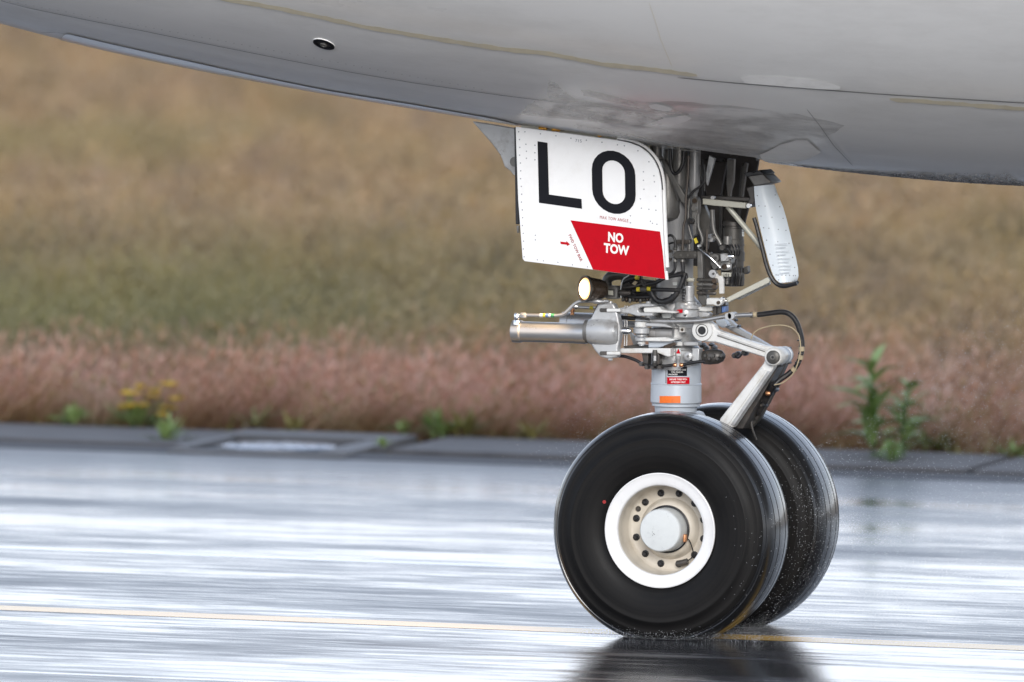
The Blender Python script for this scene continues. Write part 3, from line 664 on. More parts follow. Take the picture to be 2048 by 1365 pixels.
# rain beads hanging under the belly behind the bay
wb = B()
for i in range(6500):
    x = random.uniform(P(1560, 335, 0).x, P(2090, 370, 0).x)
    phi = -0.03 - abs(random.gauss(0, 0.085)) + 0.06 * (random.random() < 0.3)
    edge = (x - P(1560, 335, 0).x) / 1.2
    if phi < -0.06 - 0.17 * min(1, max(0.1, edge)) : continue
    p = surf(x, phi); nn = nrm(x, phi); r = random.uniform(0.003, 0.0085)
    t1 = nn.orthogonal().normalized(); t2 = nn.cross(t1); vs = []
    for (h, rr) in ((-0.1, 1.0), (0.45, 0.85), (0.8, 0.45)):
        vs += [p + nn * r * h + (t1 * math.cos(a) + t2 * math.sin(a)) * r * rr for a in [k * 1.0472 for k in range(6)]]
    vs.append(p + nn * r * 0.95)
    fs = [(j * 6 + k, j * 6 + (k + 1) % 6, (j + 1) * 6 + (k + 1) % 6, (j + 1) * 6 + k) for j in range(2) for k in range(6)] + [(12 + k, 12 + (k + 1) % 6, 18) for k in range(6)]
    wb.add(vs, fs)
wb.build("rain_beads", M['water'], air, kind="stuff")
# ------------------------------------------------------------------ nose gear doors
DY = -0.50
dpts = [(1031, 254), (1047, 256), (1140, 268), (1235, 281), (1256, 285), (1278, 293), (1296, 306), (1309, 322), (1317, 340), (1321, 358), (1323, 372), (1326, 460), (1331, 559), (1186, 540), (1049, 523), (1045, 518), (1036, 400)]
door = plate("gear_door", dpts, DY, 0.022, M['white'], air, bevel=0.002, label="white open gear door lettered LO with a red NO TOW field")
# edge trim, aft and top
B().tube([P(a, b, DY + 0.028) for a, b in ((1235, 279), (1258, 283), (1281, 291), (1299, 304), (1313, 321), (1321, 340), (1325, 358), (1327, 380), (1330, 460), (1334, 535))], 0.011, 8, 3).build("edge_trim", M['white'], door)
B().tube([P(a, b, DY + 0.012) for a, b in ((1332, 543), (1334, 560))], 0.008, 8, 0).build("edge_bumper", M['white'], door)
strip = [(1235, 280.5), (1258, 284.5), (1280, 292.5), (1298, 305.5), (1311, 322), (1319, 340), (1323, 358), (1325, 380)]
B().tube([P(a, b, DY + 0.004) for a, b in strip], 0.0035, 6, 3).build("edge_seam", M['seam'], door)
plate("rubber_seal", [(1028, 255), (1034, 256), (1038, 449), (1031, 449)], DY + 0.024, 0.03, M['seal'], door)
plate("hinge_tab", [(1032, 452), (1037, 452), (1037, 466), (1034, 467)], DY + 0.024, 0.02, M['mgrey'], door)
lz = DY - 0.0022
def flat(name, pts, y, m, parent, **k):
    return B().add([P(a, b, y) for a, b in pts], [tuple(range(len(pts)))]).build(name, m, parent, recalc=False, **k)
flat("letter", [(1075, 283), (1095, 286), (1098, 389.5), (1163, 398.5), (1164, 418), (1078, 406)], lz, M['ink'], door, label="black letter L")
# the O: two stadium outlines joined by quads
def stadium(cx, cy, hw, hh, n=12):
    o = []
    for k in range(n + 1): a = math.pi + math.pi * k / n; o.append((cx + hw * math.cos(a), cy - (hh - hw) + hw * math.sin(a)))
    for k in range(n + 1): a = math.pi * k / n; o.append((cx + hw * math.cos(a), cy + (hh - hw) + hw * math.sin(a)))
    return [(x_, y_ + (x_ - cx) * 0.145) for x_, y_ in o]
ou = [(x_ + (y_ - 365) * 0.017, y_) for x_, y_ in stadium(1227.5, 365, 43.5, 63)]; inn = [(x_ + (y_ - 365) * 0.017, y_) for x_, y_ in stadium(1227.5, 365, 22.5, 43.5)]
ob = B(); n = len(ou)
ob.add([P(a, b, lz) for a, b in ou] + [P(a, b, lz) for a, b in inn], [(k, (k + 1) % n, n + (k + 1) % n, n + k) for k in range(n)]).build("letter", M['ink'], door, recalc=False, label="black letter O")
flat("red_field", [(1141, 441), (1320, 463.5), (1325, 500), (1330.5, 558.5), (1186, 539.5)], lz, M['red'], door)
text_on("lettering", "NO", (1231, 484), (19.5, 2.4), (0.5, -25), lz - 0.0015, M['wtext'], door, bold=0.042)
text_on("lettering", "TOW", (1232.5, 507.5), (20, 2.5), (0.5, -25), lz - 0.0015, M['wtext'], door, bold=0.042)
text_on("lettering", "MAX TOW ANGLE", (1228, 441.5), (6.3, 0.82), (0.1, -9.2), lz, M['redtext'], door, bold=0.0, spacing=1.12)
text_on("lettering", "FWD TOW BAR", (1148.5, 497), (3.3, 7.2), (7.0, -3.2), lz, M['redtext'], door, bold=0.015, spacing=1.05)
text_on("lettering", "715", (1157, 285), (8.5, 1.0), (0.1, -8.6), lz, M['rivet'], door, bold=0.01, spacing=1.1)
flat("arrow", [(1120.5, 483.5), (1133, 485), (1132.5, 482.5), (1140, 489), (1134, 492.5), (1133.8, 490), (1121.5, 488.5)], lz, M['red'], door)
rv_ = B()
def rivets(pts, y, r=0.0032):
    for a, b in pts: rv_.rev(P(a, b, y + 0.0008), (0, -1, 0), [(0, r), (0.0014, r), (0.0020, r * 0.55)], 8)
rp = []
for k in range(17): f = k / 16; rp.append((1037.5 + 10 * f + (1 if k % 3 else 0), 264 + 250 * f))
for a, b in ((1050, 264), (1081, 268), (1112, 272), (1142, 277), (1173, 281), (1204, 285), (1235, 290), (1249, 292), (1276, 302), (1298, 324), (1308, 352), (1309, 364), (1311, 393), (1312, 421), (1314, 449), (1287, 344), (1287, 361), (1288, 379), (1281, 398), (1283, 417), (1298, 419), (1261, 432), (1261, 446), (1301, 443), (1305, 447),
             (1052, 289), (1053, 303), (1053, 317), (1070, 291), (1070, 306), (1070, 320), (1071, 471), (1071, 480), (1075, 520), (1087, 522), (1116, 525), (1145, 530), (1175, 534)): rp.append((a, b))
rivets(rp, lz + 0.002); rv_.build("rivets", M['rivet'], door, kind="stuff")
# far-side gear door, bay shade painted into its dark inner face
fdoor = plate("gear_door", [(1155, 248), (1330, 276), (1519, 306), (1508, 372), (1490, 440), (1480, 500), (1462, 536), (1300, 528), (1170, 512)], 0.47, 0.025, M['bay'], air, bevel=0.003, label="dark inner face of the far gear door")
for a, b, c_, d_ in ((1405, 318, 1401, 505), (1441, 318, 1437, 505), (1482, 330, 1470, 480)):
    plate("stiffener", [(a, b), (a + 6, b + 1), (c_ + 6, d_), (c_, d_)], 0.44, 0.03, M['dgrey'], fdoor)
# front fairing plate in front of the near door
fair = plate("hinge_fairing", [(944, 243), (985, 249), (1031, 257), (1031, 352), (1026, 350), (1020, 342), (1009, 334), (1005, 322), (1000, 310), (984, 288)], -0.10, 0.02, M['metal'], air, bevel=0.004)
ydisc("pivot_ring", 1029, 324, [(0, 10), (0.006, 10), (0.006, 7)], -0.108, M['mgrey'], fair)

# ------------------------------------------------------------------ strut-mounted rear door
sd_in = [(1508, 373), (1509, 392), (1511, 412), (1515, 432), (1520, 455), (1526, 480), (1533, 508), (1539, 530), (1546, 550), (1552, 560), (1560, 566)]
sd_out = [(1549, 369), (1556, 390), (1566, 414), (1573, 438), (1579, 462), (1585, 488), (1592, 516), (1596, 536), (1597, 552), (1595, 561), (1590, 564)]
sb_ = B(); NW = 8
def sd_pt(i, u, lift):
    a, b = sd_in[i], sd_out[i]; bow = 0.05 * math.sin(math.pi * u)
    return P(a[0] + (b[0] - a[0]) * u, a[1] + (b[1] - a[1]) * u, -0.10 + 0.055 * u - bow * 0.35 + lift)
nI = len(sd_in)
for lift in (0, 0.018):
    for i in range(nI):
        for k in range(NW + 1): sb_.v.append(tuple(sd_pt(i, k / NW, lift)))
o2 = nI * (NW + 1)
for i in range(nI - 1):
    for k in range(NW):
        q_ = (i * (NW + 1) + k, i * (NW + 1) + k + 1, (i + 1) * (NW + 1) + k + 1, (i + 1) * (NW + 1) + k)
        sb_.f += [q_, tuple(reversed([v + o2 for v in q_]))]; sb_.m += [0, 0]
    for k, s_ in ((0, 1), (NW, -1)):
        q_ = (i * (NW + 1) + k, (i + 1) * (NW + 1) + k, (i + 1) * (NW + 1) + k + o2, i * (NW + 1) + k + o2); sb_.f.append(q_ if s_ > 0 else tuple(reversed(q_))); sb_.m.append(0)
for i in (0, nI - 1):
    for k in range(NW):
        q_ = (i * (NW + 1) + k, i * (NW + 1) + k + o2, i * (NW + 1) + k + 1 + o2, i * (NW + 1) + k + 1); sb_.f.append(q_); sb_.m.append(0)
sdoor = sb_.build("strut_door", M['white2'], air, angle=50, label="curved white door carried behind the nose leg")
hose("rubber_seal", [(1508, 436), (1513, 452), (1519, 476), (1526, 504), (1532, 528), (1539, 548), (1547, 562), (1556, 570), (1568, 573), (1582, 570), (1594, 567)], 4.2, M['seal'], sdoor, y=-0.095, n=8)
hose("rubber_seal", [(1556, 569, -0.09), (1575, 572, 0.0), (1595, 565, 0.08)], 3.6, M['seal'], sdoor, n=8)
rr = B()
for i in range(1, nI - 1):
    for u in (0.12, 0.88): rr.rev(sd_pt(i, u, -0.001), (0, -1, 0), [(0, 0.003), (0.002, 0.002)], 7)
for k in range(5): rr.rev(sd_pt(8, 0.2 + 0.15 * k, -0.001), (0, -1, 0), [(0, 0.003), (0.002, 0.002)], 7)
for i, u in ((2, .35), (3, .5), (4, .3), (4, .62), (5, .5), (6, .4)): rr.rev(sd_pt(i, u, -0.001), (0, -1, 0), [(0, 0.0028), (0.002, 0.002)], 7)
rr.build("rivets", M['rivet'], sdoor, kind="stuff")
# stencil rows, too small to read
st = B()
for i in range(9):
    yy = 488 + i * 7.2; x0 = 1553 + i * 1.1; w = (24, 20, 26, 18, 26, 22, 26, 24, 20)[i]
    z0 = -0.10 + 0.22 * 0.33 - 0.036
    pts = [P(x0, yy, -0.095), P(x0 + w, yy - 1, -0.07), P(x0 + w, yy + 0.4, -0.07), P(x0, yy + 1.4, -0.095)]
    st.add([p + Vector((0, -0.022, 0)) for p in pts], [(0, 1, 2, 3)])
st.build('stencil', M['piston'], sdoor, recalc=False, kind='stuff')
# bracket on top of the strut door
plate("door_bracket", [(1488, 346), (1500, 345), (1520, 341), (1530, 352), (1544, 366), (1520, 372), (1508, 373), (1498, 358)], -0.09, 0.16, M['mgrey'], air, bevel=0.006)
plate("bracket_guard", [(1486, 347), (1503, 343), (1507, 345), (1519, 340), (1528, 349), (1505, 352), (1494, 355)], -0.10, 0.18, M['seal'], air, bevel=0.003)
plate("door_bracket", [(1492, 376), (1507, 372), (1509, 402), (1503, 416), (1492, 410), (1499, 396)], -0.07, 0.06, M['dark'], air, bevel=0.004)
plate("support_bar", [(1405, 397.5), (1428, 399.5), (1491, 406), (1491, 417.5), (1428, 412), (1405, 409)], -0.11, 0.03, M['olive'], air, bevel=0.003)
plate("support_bar", [(1402, 391), (1505, 396), (1506, 404), (1402, 398)], -0.04, 0.03, M['dark'], air, bevel=0.003)
ydisc("rod_bearing", 1497, 412, [(0, 4.5), (0.02, 4.5), (0.022, 3)], -0.115, M['chrome'], air)
ydisc("rod_bearing", 1425, 396, [(0, 4), (0.02, 4), (0.022, 2)], -0.105, M['steel'], air)
hose("support_rod", [(1455, 413, -0.06), (1490, 455, -0.05), (1524, 497, -0.03)], 5.6, M['olive'], air)
plate("support_rod", [(1451, 597), (1534, 555), (1540, 561), (1538, 566), (1455, 606)], -0.10, 0.022, M['olive'], air, bevel=0.003)
plate("support_rod", [(1470, 598), (1538, 564), (1540, 569), (1478, 600)], -0.055, 0.02, M['metal'], air, bevel=0.003)

# ------------------------------------------------------------------ main leg
leg = vcyl("main_leg", 1354, [(255, 40), (330, 40), (400, 44), (440, 44), (452, 37), (560, 37), (590, 39), (600, 46), (606, 55), (640, 57), (642, 50)], 0.0, M['strut'], air, n=40)
vcyl("leg_barrel", 1336, [(300, 10), (390, 24), (425, 26), (436, 22), (442, 10)], -0.10, M['mgrey'], leg)  # barrels and wishbones darkened to stand in for shadow inside the bay
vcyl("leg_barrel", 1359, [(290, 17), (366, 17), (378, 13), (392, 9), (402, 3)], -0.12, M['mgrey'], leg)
vcyl("leg_barrel", 1390, [(290, 11.5), (372, 11.5), (384, 8), (392, 5)], -0.10, M['strut'], leg)
plate("brace", [(1319, 318), (1328, 318), (1352, 360), (1374, 398), (1372, 412), (1362, 404)], -0.16, 0.05, M['mgrey'], leg, bevel=0.004)
vcyl("brace_fitting", 1314, [(286, 10), (312, 10), (313, 12), (318, 12), (319, 9), (330, 8), (345, 5)], -0.2, M['mgrey'], leg, n=20)
plate("brace_fitting", [(1288, 290), (1300, 290), (1297, 312), (1289, 306)], -0.24, 0.05, M['olive'], leg)
plate("hanger", [(1418, 311), (1430, 317), (1414, 372), (1411, 360), (1411.5, 348)], -0.12, 0.02, M['metal'], leg, bevel=0.002)
plate("hanger", [(1454, 318), (1468, 319), (1466, 365), (1461, 382), (1460, 394), (1455, 394), (1453, 367)], 0.10, 0.03, M['mgrey'], leg, bevel=0.002)
plate("hanger", [(1488, 326), (1494, 327), (1488, 366), (1484, 396), (1479, 396), (1483, 360)], 0.12, 0.03, M['dgrey'], leg, bevel=0.002)
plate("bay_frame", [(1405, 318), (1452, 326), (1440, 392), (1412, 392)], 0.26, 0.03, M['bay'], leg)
hose("hydraulic_pipe", [(1377, 312), (1376, 350), (1372, 395), (1371, 436), (1367, 452), (1366, 475), (1365, 500)], 2.6, M['pipe'], leg, y=-0.17)
hose("hydraulic_pipe", [(1379, 395), (1377, 420), (1376.5, 445), (1381, 468), (1385, 480)], 2.4, M['mgrey'], leg, y=-0.14)
hose("hydraulic_pipe", [(1414, 460), (1413.5, 490), (1413, 508)], 2.4, M['pipe'], leg, y=-0.13)
hose("hose", [(1340, 298), (1342, 332), (1348, 347), (1358, 343), (1366, 326), (1368, 300)], 3.6, M['hose'], leg, y=-0.16)
hose("hose", [(1408, 330), (1410, 358), (1402, 372), (1388, 382), (1376, 396)], 2.6, M['hose'], leg, y=-0.16)
hose("hose", [(1401, 330), (1402, 356), (1408, 366), (1409, 382)], 2.0, M['hose'], leg, y=-0.14)
plate("fork_arm", [(1383, 399), (1386, 394), (1392, 394), (1396, 400), (1396, 425), (1393, 432), (1392, 470), (1386, 474), (1384, 455), (1383, 430)], -0.15, 0.05, M['mgrey'], leg, bevel=0.004)
ydisc("bolt", 1389, 402, [(0, 5), (0.012, 5), (0.014, 3)], -0.165, M['brown'], leg)
ydisc("bolt", 1388, 417, [(0, 6.5), (0.012, 6.5), (0.016, 4)], -0.166, M['mgrey'], leg, n=6)
ydisc("clamp", 1380, 443, [(0, 6.5), (0.03, 6.5)], -0.18, M['hose'], leg)
ydisc("clamp", 1382, 444.5, [(0, 2.4), (0.01, 2.4)], -0.19, M['pipe'], leg)
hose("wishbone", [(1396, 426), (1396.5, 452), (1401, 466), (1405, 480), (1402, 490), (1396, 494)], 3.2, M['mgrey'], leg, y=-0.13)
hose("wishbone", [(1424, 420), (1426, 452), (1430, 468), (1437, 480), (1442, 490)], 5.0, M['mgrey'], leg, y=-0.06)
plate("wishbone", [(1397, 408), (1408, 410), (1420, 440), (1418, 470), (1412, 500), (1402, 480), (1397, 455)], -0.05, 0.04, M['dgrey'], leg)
plate("tag", [(1387, 478), (1392, 476), (1396, 485), (1391, 488)], -0.17, 0.006, M['yellow'], leg, bevel=0)
ydisc("grease_cap", 1396.5, 492.5, [(0, 2.2), (0.03, 2.6)], -0.19, M['cap'], leg)
ydisc("chrome_end", 1419, 473, [(0, 4.2), (0.02, 5), (0.05, 5)], -0.13, M['chrome'], leg)
ydisc("chrome_end", 1421, 479, [(0, 5.5), (0.04, 5.5)], -0.11, M['steel'], leg)
hose("steel_rod", [(1397, 496, -0.18), (1420, 515, -0.19), (1441, 536, -0.18)], 2.5, M['chrome'], leg)
# motor and valves behind the leg
motor = vcyl("steering_motor", 1467, [(441, 18), (444, 21), (452, 21), (453, 19.5), (456, 19.5), (457, 21), (478, 21), (479, 22), (503, 22), (504, 23.5), (520, 23.5), (521, 22), (535, 22), (536, 24), (550, 24), (551, 21), (572, 20), (573, 14)], 0.03, M['dgrey'], air, n=32)
vcyl("motor_can", 1455, [(473, 8), (475, 8.5), (489, 8.5), (490, 7)], -0.06, M['mgrey'], motor, n=20)
vcyl("motor_can", 1480, [(546, 9), (570, 9), (573, 6)], -0.03, M['dgrey'], motor, n=20)
vcyl("motor_can", 1454, [(552, 6), (560, 6.5), (561, 5), (569, 5)], -0.07, M['mgrey'], motor, n=18)
plate("motor_lug", [(1487, 535), (1495, 532), (1496, 545), (1491, 549), (1487, 549)], 0.0, 0.04, M['dgrey'], motor)
for k, yy in enumerate((449, 489, 506, 520, 536, 557)):
    vcyl("motor_band", 1467, [(yy, 23.2), (yy + 2, 23.2)], 0.03, M['dark'], motor, n=28)
for k in range(3): plate("motor_label", [(1484, 459 + 5 * k), (1488, 459 + 5 * k), (1488, 463 + 5 * k), (1484, 463 + 5 * k)], -0.015, 0.004, M['cap'], motor, bevel=0)
for k in range(4): hose("hose", [(1466 + 5 * k, 536, -0.07), (1468 + 5 * k, 552, -0.08), (1466 + 5 * k, 572, -0.06)], 1.6, M['hose'], motor)
valve = plate("valve_block", [(1418, 508), (1442, 508), (1460, 510), (1462, 528), (1452, 540), (1428, 542), (1420, 530)], -0.11, 0.08, M['mgrey'], air, bevel=0.006)
ydisc("valve_port", 1430, 516.5, [(0, 8), (0.02, 9), (0.024, 9)], -0.135, M['mgrey'], valve)
ydisc("valve_port", 1430, 516.5, [(0, 2.2), (0.01, 3)], -0.142, M['dark'], valve)
plate("valve_port", [(1440, 508), (1450, 507), (1456, 511), (1456, 523), (1441, 524)], -0.135, 0.04, M['metal'], valve, bevel=0.004)
ydisc("valve_port", 1447.5, 516, [(0, 6.2), (0.012, 6.5), (0.012, 4.2)], -0.148, M['metal'], valve)
ydisc("valve_port", 1447.5, 516, [(0, 3.8), (0.01, 3.8)], -0.141, M['dark'], valve)
ydisc("valve_port", 1430, 534, [(0, 5), (0.02, 6)], -0.13, M['mgrey'], valve)
xcyl("valve_spool", 1455, 1468, 513, [(0, 5), (0.6, 6), (1, 4)], -0.12, M['chrome'], valve, n=18)
xcyl("valve_spool", 1444, 1462, 533, [(0, 8), (0.5, 9), (0.8, 8), (1, 6)], -0.13, M['steel'], valve, n=20)
ydisc("valve_port", 1448, 534, [(0, 5), (0.02, 7)], -0.155, M['brown'], valve)
ydisc("valve_port", 1444, 496, [(0, 5), (0.03, 6)], -0.12, M['dgrey'], valve)
plate("valve_label", [(1443, 545), (1461, 546), (1461, 554), (1443, 554)], -0.13, 0.03, M['olive'], valve, bevel=0.001)
text_on("lettering", "U52", (1452, 553), (8, 0), (0, -7.5), -0.1325, M['seal'], valve, bold=0.02)
for k in range(5): hose("hose", [(1452 + 6 * k, 490, -0.09), (1456 + 6 * k, 500, -0.1), (1462 + 4 * k, 512, -0.08)], 1.5, M['hose'], valve)
hose("hose", [(1472, 520, -0.12), (1471, 534, -0.14), (1466, 548, -0.13), (1463, 566, -0.12)], 2.2, M['hose'], valve)
plate("white_bracket", [(1432, 545), (1437, 552), (1443, 552), (1447, 559), (1447, 588), (1438, 588), (1437, 566), (1428, 556)], -0.14, 0.02, M['metal_w'], air, bevel=0.003)
ydisc("bracket_ear", 1425, 548, [(0, 8), (0.02, 8)], -0.145, M['metal'], air)
ydisc("bolt", 1426, 548, [(0, 2), (0.01, 2.5)], -0.153, M['dgrey'], air)
plate("side_bar", [(1394, 502), (1404, 502), (1406, 557), (1395, 557)], -0.16, 0.03, M['mgrey'], leg, bevel=0.003)
plate("side_plate", [(1400, 505), (1420, 505), (1424, 560), (1405, 596), (1400, 560)], -0.06, 0.04, M['dark'], leg)
# manifold with its fittings and hoses
man = plate("manifold", [(1347, 506), (1352, 503), (1390, 502), (1393, 505), (1393, 515), (1390, 518), (1352, 519), (1346, 515)], -0.17, 0.06, M['dgrey'], air, bevel=0.004)
for a in (1346, 1361, 1375, 1389): ydisc("bolt", a, 511, [(0, 2.2), (0.008, 2.6)], -0.176, M['mgrey'], man, n=10)
for a in (1350, 1364, 1379): vcyl("fitting", a, [(489, 2.5), (494, 3), (495, 5), (499, 5), (500, 3.4), (504, 3.4)], -0.15, M['mgrey'], man, n=12)
for a in (1350, 1365): vcyl("fitting", a, [(517, 3.4), (521, 5), (526, 5), (527, 3)], -0.15, M['mgrey'], man, n=12)
plate("clip_rail", [(1348, 480), (1380, 480), (1380, 488), (1348, 488)], -0.12, 0.03, M['dark'], man)
hose("hose", [(1340, 506), (1336, 490), (1333.5, 476), (1341, 471), (1349, 478), (1351, 496)], 2.6, M['hose'], man, y=-0.18)
hose("hose", [(1331, 503), (1334, 492), (1344, 486), (1352, 486)], 2.0, M['hose'], man, y=-0.17)
hose("hose", [(1350, 524), (1350, 536), (1345, 546), (1334, 551), (1328, 552)], 3.0, M['hose'], man, y=-0.17)
hose("hose", [(1365, 524), (1366, 540), (1365, 556), (1367, 574)], 4.0, M['hose'], man, y=-0.16)
hose("hose", [(1329, 554), (1345, 551), (1358, 546), (1369, 547), (1374, 558)], 2.4, M['hose'], man, y=-0.19)
hose("hose", [(1341, 520), (1333, 531), (1330, 545)], 1.6, M['hose'], man, y=-0.18)
for a, b in ((1332, 505), (1340, 503), (1339, 519)): ydisc("fitting", a, b, [(0, 3), (0.02, 3)], -0.19, M['pipe'], man, n=10)
vcyl("fitting", 1371, [(549, 5), (556, 6), (566, 6), (572, 5)], -0.13, M['dgrey'], man, n=14)
xcyl("fitting", 1374, 1389, 560, [(0, 4), (0.3, 5), (1, 4)], -0.14, M['olive'], man, n=14)
# thick hose loop under the door and its strap
hose("thick_hose", [(1370, 546), (1363, 568), (1354, 586), (1343, 599), (1328, 604), (1314, 601), (1305, 590), (1300, 578)], 5.6, M['hose'], air, y=-0.19)
hose("thick_hose", [(1348, 592), (1342, 599), (1328, 604)], 6.6, M['seal'], air, y=-0.19)
xcyl("strap", 1296, 1362, 579, [(0, 4.2), (1, 4.2)], -0.20, M['hose'], air, n=14)
hose("thick_hose", [(1292, 569), (1310, 566), (1326, 558), (1342, 553), (1366, 549)], 4.2, M['hose'], air, y=-0.21)
plate("data_plate", [(1345, 565), (1354, 564), (1354, 571), (1346, 571)], -0.125, 0.004, M['cap'], air, bevel=0)
# gauge cylinder beside the leg
gc = vcyl("gauge_cylinder", 1378, [(572, 11), (574, 11.5), (576, 11), (602, 11), (604, 15), (609, 16), (610, 20), (617, 20), (618, 22)], -0.115, M['metal'], air, n=28)
for k, w in enumerate((6, 5, 5, 5, 4)): plate("gauge_mark", [(1364.5, 579 + 6 * k), (1364.5 + w, 579 + 6 * k), (1364.5 + w, 581.5 + 6 * k), (1364.5, 581.5 + 6 * k)], -0.14, 0.004, M['seal'], gc, bevel=0)
plate("gauge_mark", [(1370, 577), (1371.5, 577), (1371.5, 590), (1370, 590)], -0.14, 0.004, M['seal'], gc, bevel=0)
# connectors, lever
for k, yy in enumerate((560, 569, 577, 586)):
    xcyl("connector", 1394, 1432, yy, [(0, 3), (0.12, 4.6), (0.3, 4.6), (0.32, 3), (0.6, 3.4), (0.7, 4.4), (0.9, 4.4), (1, 3)], -0.15 + 0.01 * (k % 2), (M['dgrey'], M['mgrey'], M['dgrey'], M['dark'])[k], air, n=14)
for yy in (562, 574): ydisc("copper_coil", 1428, yy, [(0, 5), (0.02, 6), (0.03, 5)], -0.17, M['brown'], air, n=12)
plate("lever_root", [(1395, 588), (1412, 590), (1416, 612), (1404, 612), (1396, 602)], -0.13, 0.05, M['dgrey'], air, bevel=0.004)
lev = plate("lever", [(1413, 597), (1428, 597), (1436, 597), (1442, 601), (1444, 606), (1441, 611), (1434, 613), (1426, 610), (1412, 610)], -0.16, 0.04, M['metal_w'], air, bevel=0.004)
ydisc("bolt", 1436, 606, [(0, 3.4), (0.01, 4)], -0.168, M['brown'], lev)
ydisc("bolt", 1443, 599, [(0, 3.6), (0.03, 4)], -0.15, M['chrome'], air, n=12)
xcyl("rod_end", 1444, 1454, 602, [(0, 4), (0.5, 5), (1, 3)], -0.11, M['steel'], air, n=12)
for k in range(3): plate("connector", [(1425 + 9 * k, 613), (1433 + 9 * k, 613), (1433 + 9 * k, 630 - 3 * k), (1425 + 9 * k, 632 - 3 * k)], -0.08, 0.05, (M['dark'], M['dgrey'], M['blue'])[k], air)
plate("connector", [(1440, 606), (1450, 604), (1452, 612), (1441, 616)], -0.05, 0.05, M['dark'], air)
# dark wiring box cluster under the white door
cl = plate("wiring_tray", [(1242, 596), (1242, 572), (1262, 556), (1330, 566), (1320, 604), (1250, 604)], -0.03, 0.05, M['dark'], air)
for k in range(9):
    a = 1246 + k * 7; b = 600 + (k % 3 - 1) * 1.5
    vcyl("terminal", a, [(b - 5, 2.4), (b - 3, 3.2), (b + 3, 3.2), (b + 5, 2.2)], -0.12, (M['dgrey'], M['brown'], M['mgrey'])[k % 3], cl, n=10)
for k, (a, b, a2, b2, r_) in enumerate(((1242, 586, 1298, 584, 5), (1240, 576, 1290, 566, 4), (1250, 592, 1300, 594, 4), (1244, 566, 1284, 556, 5), (1262, 572, 1300, 572, 4.5), (1258, 582, 1276, 598, 3.5), (1282, 560, 1300, 588, 3.6))):
    hose("hose", [(a, b), ((a + a2) / 2, (b + b2) / 2 + (-3, 3, 2, -4, 3, -2, 2)[k]), (a2, b2)], r_, (M['hose'], M['dark'], M['hose'], M['hose'], M['dark'], M['hose'], M['dgrey'])[k], cl, y=-0.10 - 0.012 * (k % 4))
hose("hose", [(1242, 596), (1241, 580), (1246, 560), (1258, 551)], 1.1, M['cap'], cl, y=-0.17)
for a, b in ((1277, 579), (1298, 578), (1274, 555)): xcyl("band", a - 3.4, a + 3.4, b, [(0, 4.6), (1, 4.6)], -0.205, M['yellow'], cl, n=14)
xcyl("band", 1281, 1294, 579, [(0, 5.5), (0.5, 6.2), (1, 5.5)], -0.205, M['dgrey'], cl, n=14)
plate("tag", [(1264, 568), (1270, 562), (1275, 565), (1270, 571)], -0.19, 0.004, M['tan'], cl, bevel=0)
xcyl("connector", 1238, 1262, 586, [(0, 5), (0.3, 6), (0.7, 5), (1, 4)], -0.18, M['dark'], cl, n=14)
duct = hose("conduit", [(1214, 574), (1214, 562), (1222, 553), (1238, 550), (1256, 553), (1266, 560)], 10.5, M['dgrey'], air, y=-0.10, n=18)
jb = plate("junction_box", [(1209, 575), (1213, 572), (1231, 573), (1235, 576), (1234, 596), (1230, 599), (1212, 598), (1209, 594)], -0.20, 0.07, M['mgrey'], air, bevel=0.004)
plate("box_frame", [(1213, 578), (1229, 579), (1229, 594), (1213, 593)], -0.206, 0.01, M['dgrey'], jb, bevel=0.002)
plate("box_label", [(1216, 581), (1226, 582), (1226, 591), (1216, 590)], -0.209, 0.005, M['olive'], jb, bevel=0.001)
ydisc("bolt", 1209, 586, [(0, 3), (0.02, 3)], -0.19, M['metal'], jb)
xcyl("box_nipple", 1233, 1242, 586, [(0, 5), (0.6, 5), (1, 3)], -0.17, M['mgrey'], jb, n=14)

# ------------------------------------------------------------------ landing lamp
LAX = Vector((-math.cos(rad(48)), -math.sin(rad(48)), 0.05)).normalized()
lc = P(1171.5, 578, -0.30)
lamp = B().rev(lc, -LAX, [(-0.004, px(26.2)), (0.006, px(26.4)), (0.010, px(24.5)), (0.03, px(23)), (0.075, px(20.5)), (0.095, px(17)), (0.10, px(6))], 32).build("landing_light", M['brown'], air, label="lit round landing lamp")
B().rev(lc, LAX, [(0.0, px(24.0)), (0.008, px(20)), (0.013, px(12)), (0.015, px(2))], 32).build("lamp_lens", M['lens'], lamp)
B().rev(lc + LAX * 0.0085, LAX, [(0.0, px(20.5)), (0.004, px(17)), (0.006, px(2))], 28).build("lamp_glass", M['lens_mid'], lamp)
B().rev(lc + LAX * 0.0135, LAX, [(0.0, px(15.5)), (0.003, px(11)), (0.005, px(2))], 24).build("lamp_core", M['lens_core'], lamp)
B().rev(lc, LAX, [(0.002, px(24.0)), (0.010, px(25.0)), (0.010, px(26.6)), (0.0, px(26.6))], 32, caps=False).build("lamp_bezel", M['dgrey'], lamp)
pl = bpy.data.lights.new("lamp_beam", 'SPOT'); pl.energy = 55; pl.color = (1.0, 0.66, 0.34); pl.spot_size = rad(118); pl.spot_blend = 0.6; pl.shadow_soft_size = 0.05
plo = bpy.data.objects.new("lamp_beam", pl); COL.objects.link(plo); plo.location = lc + LAX * 0.05; plo.rotation_euler = (LAX + Vector((0, 0, -0.75))).to_track_quat('-Z', 'Y').to_euler(); plo.parent = lamp

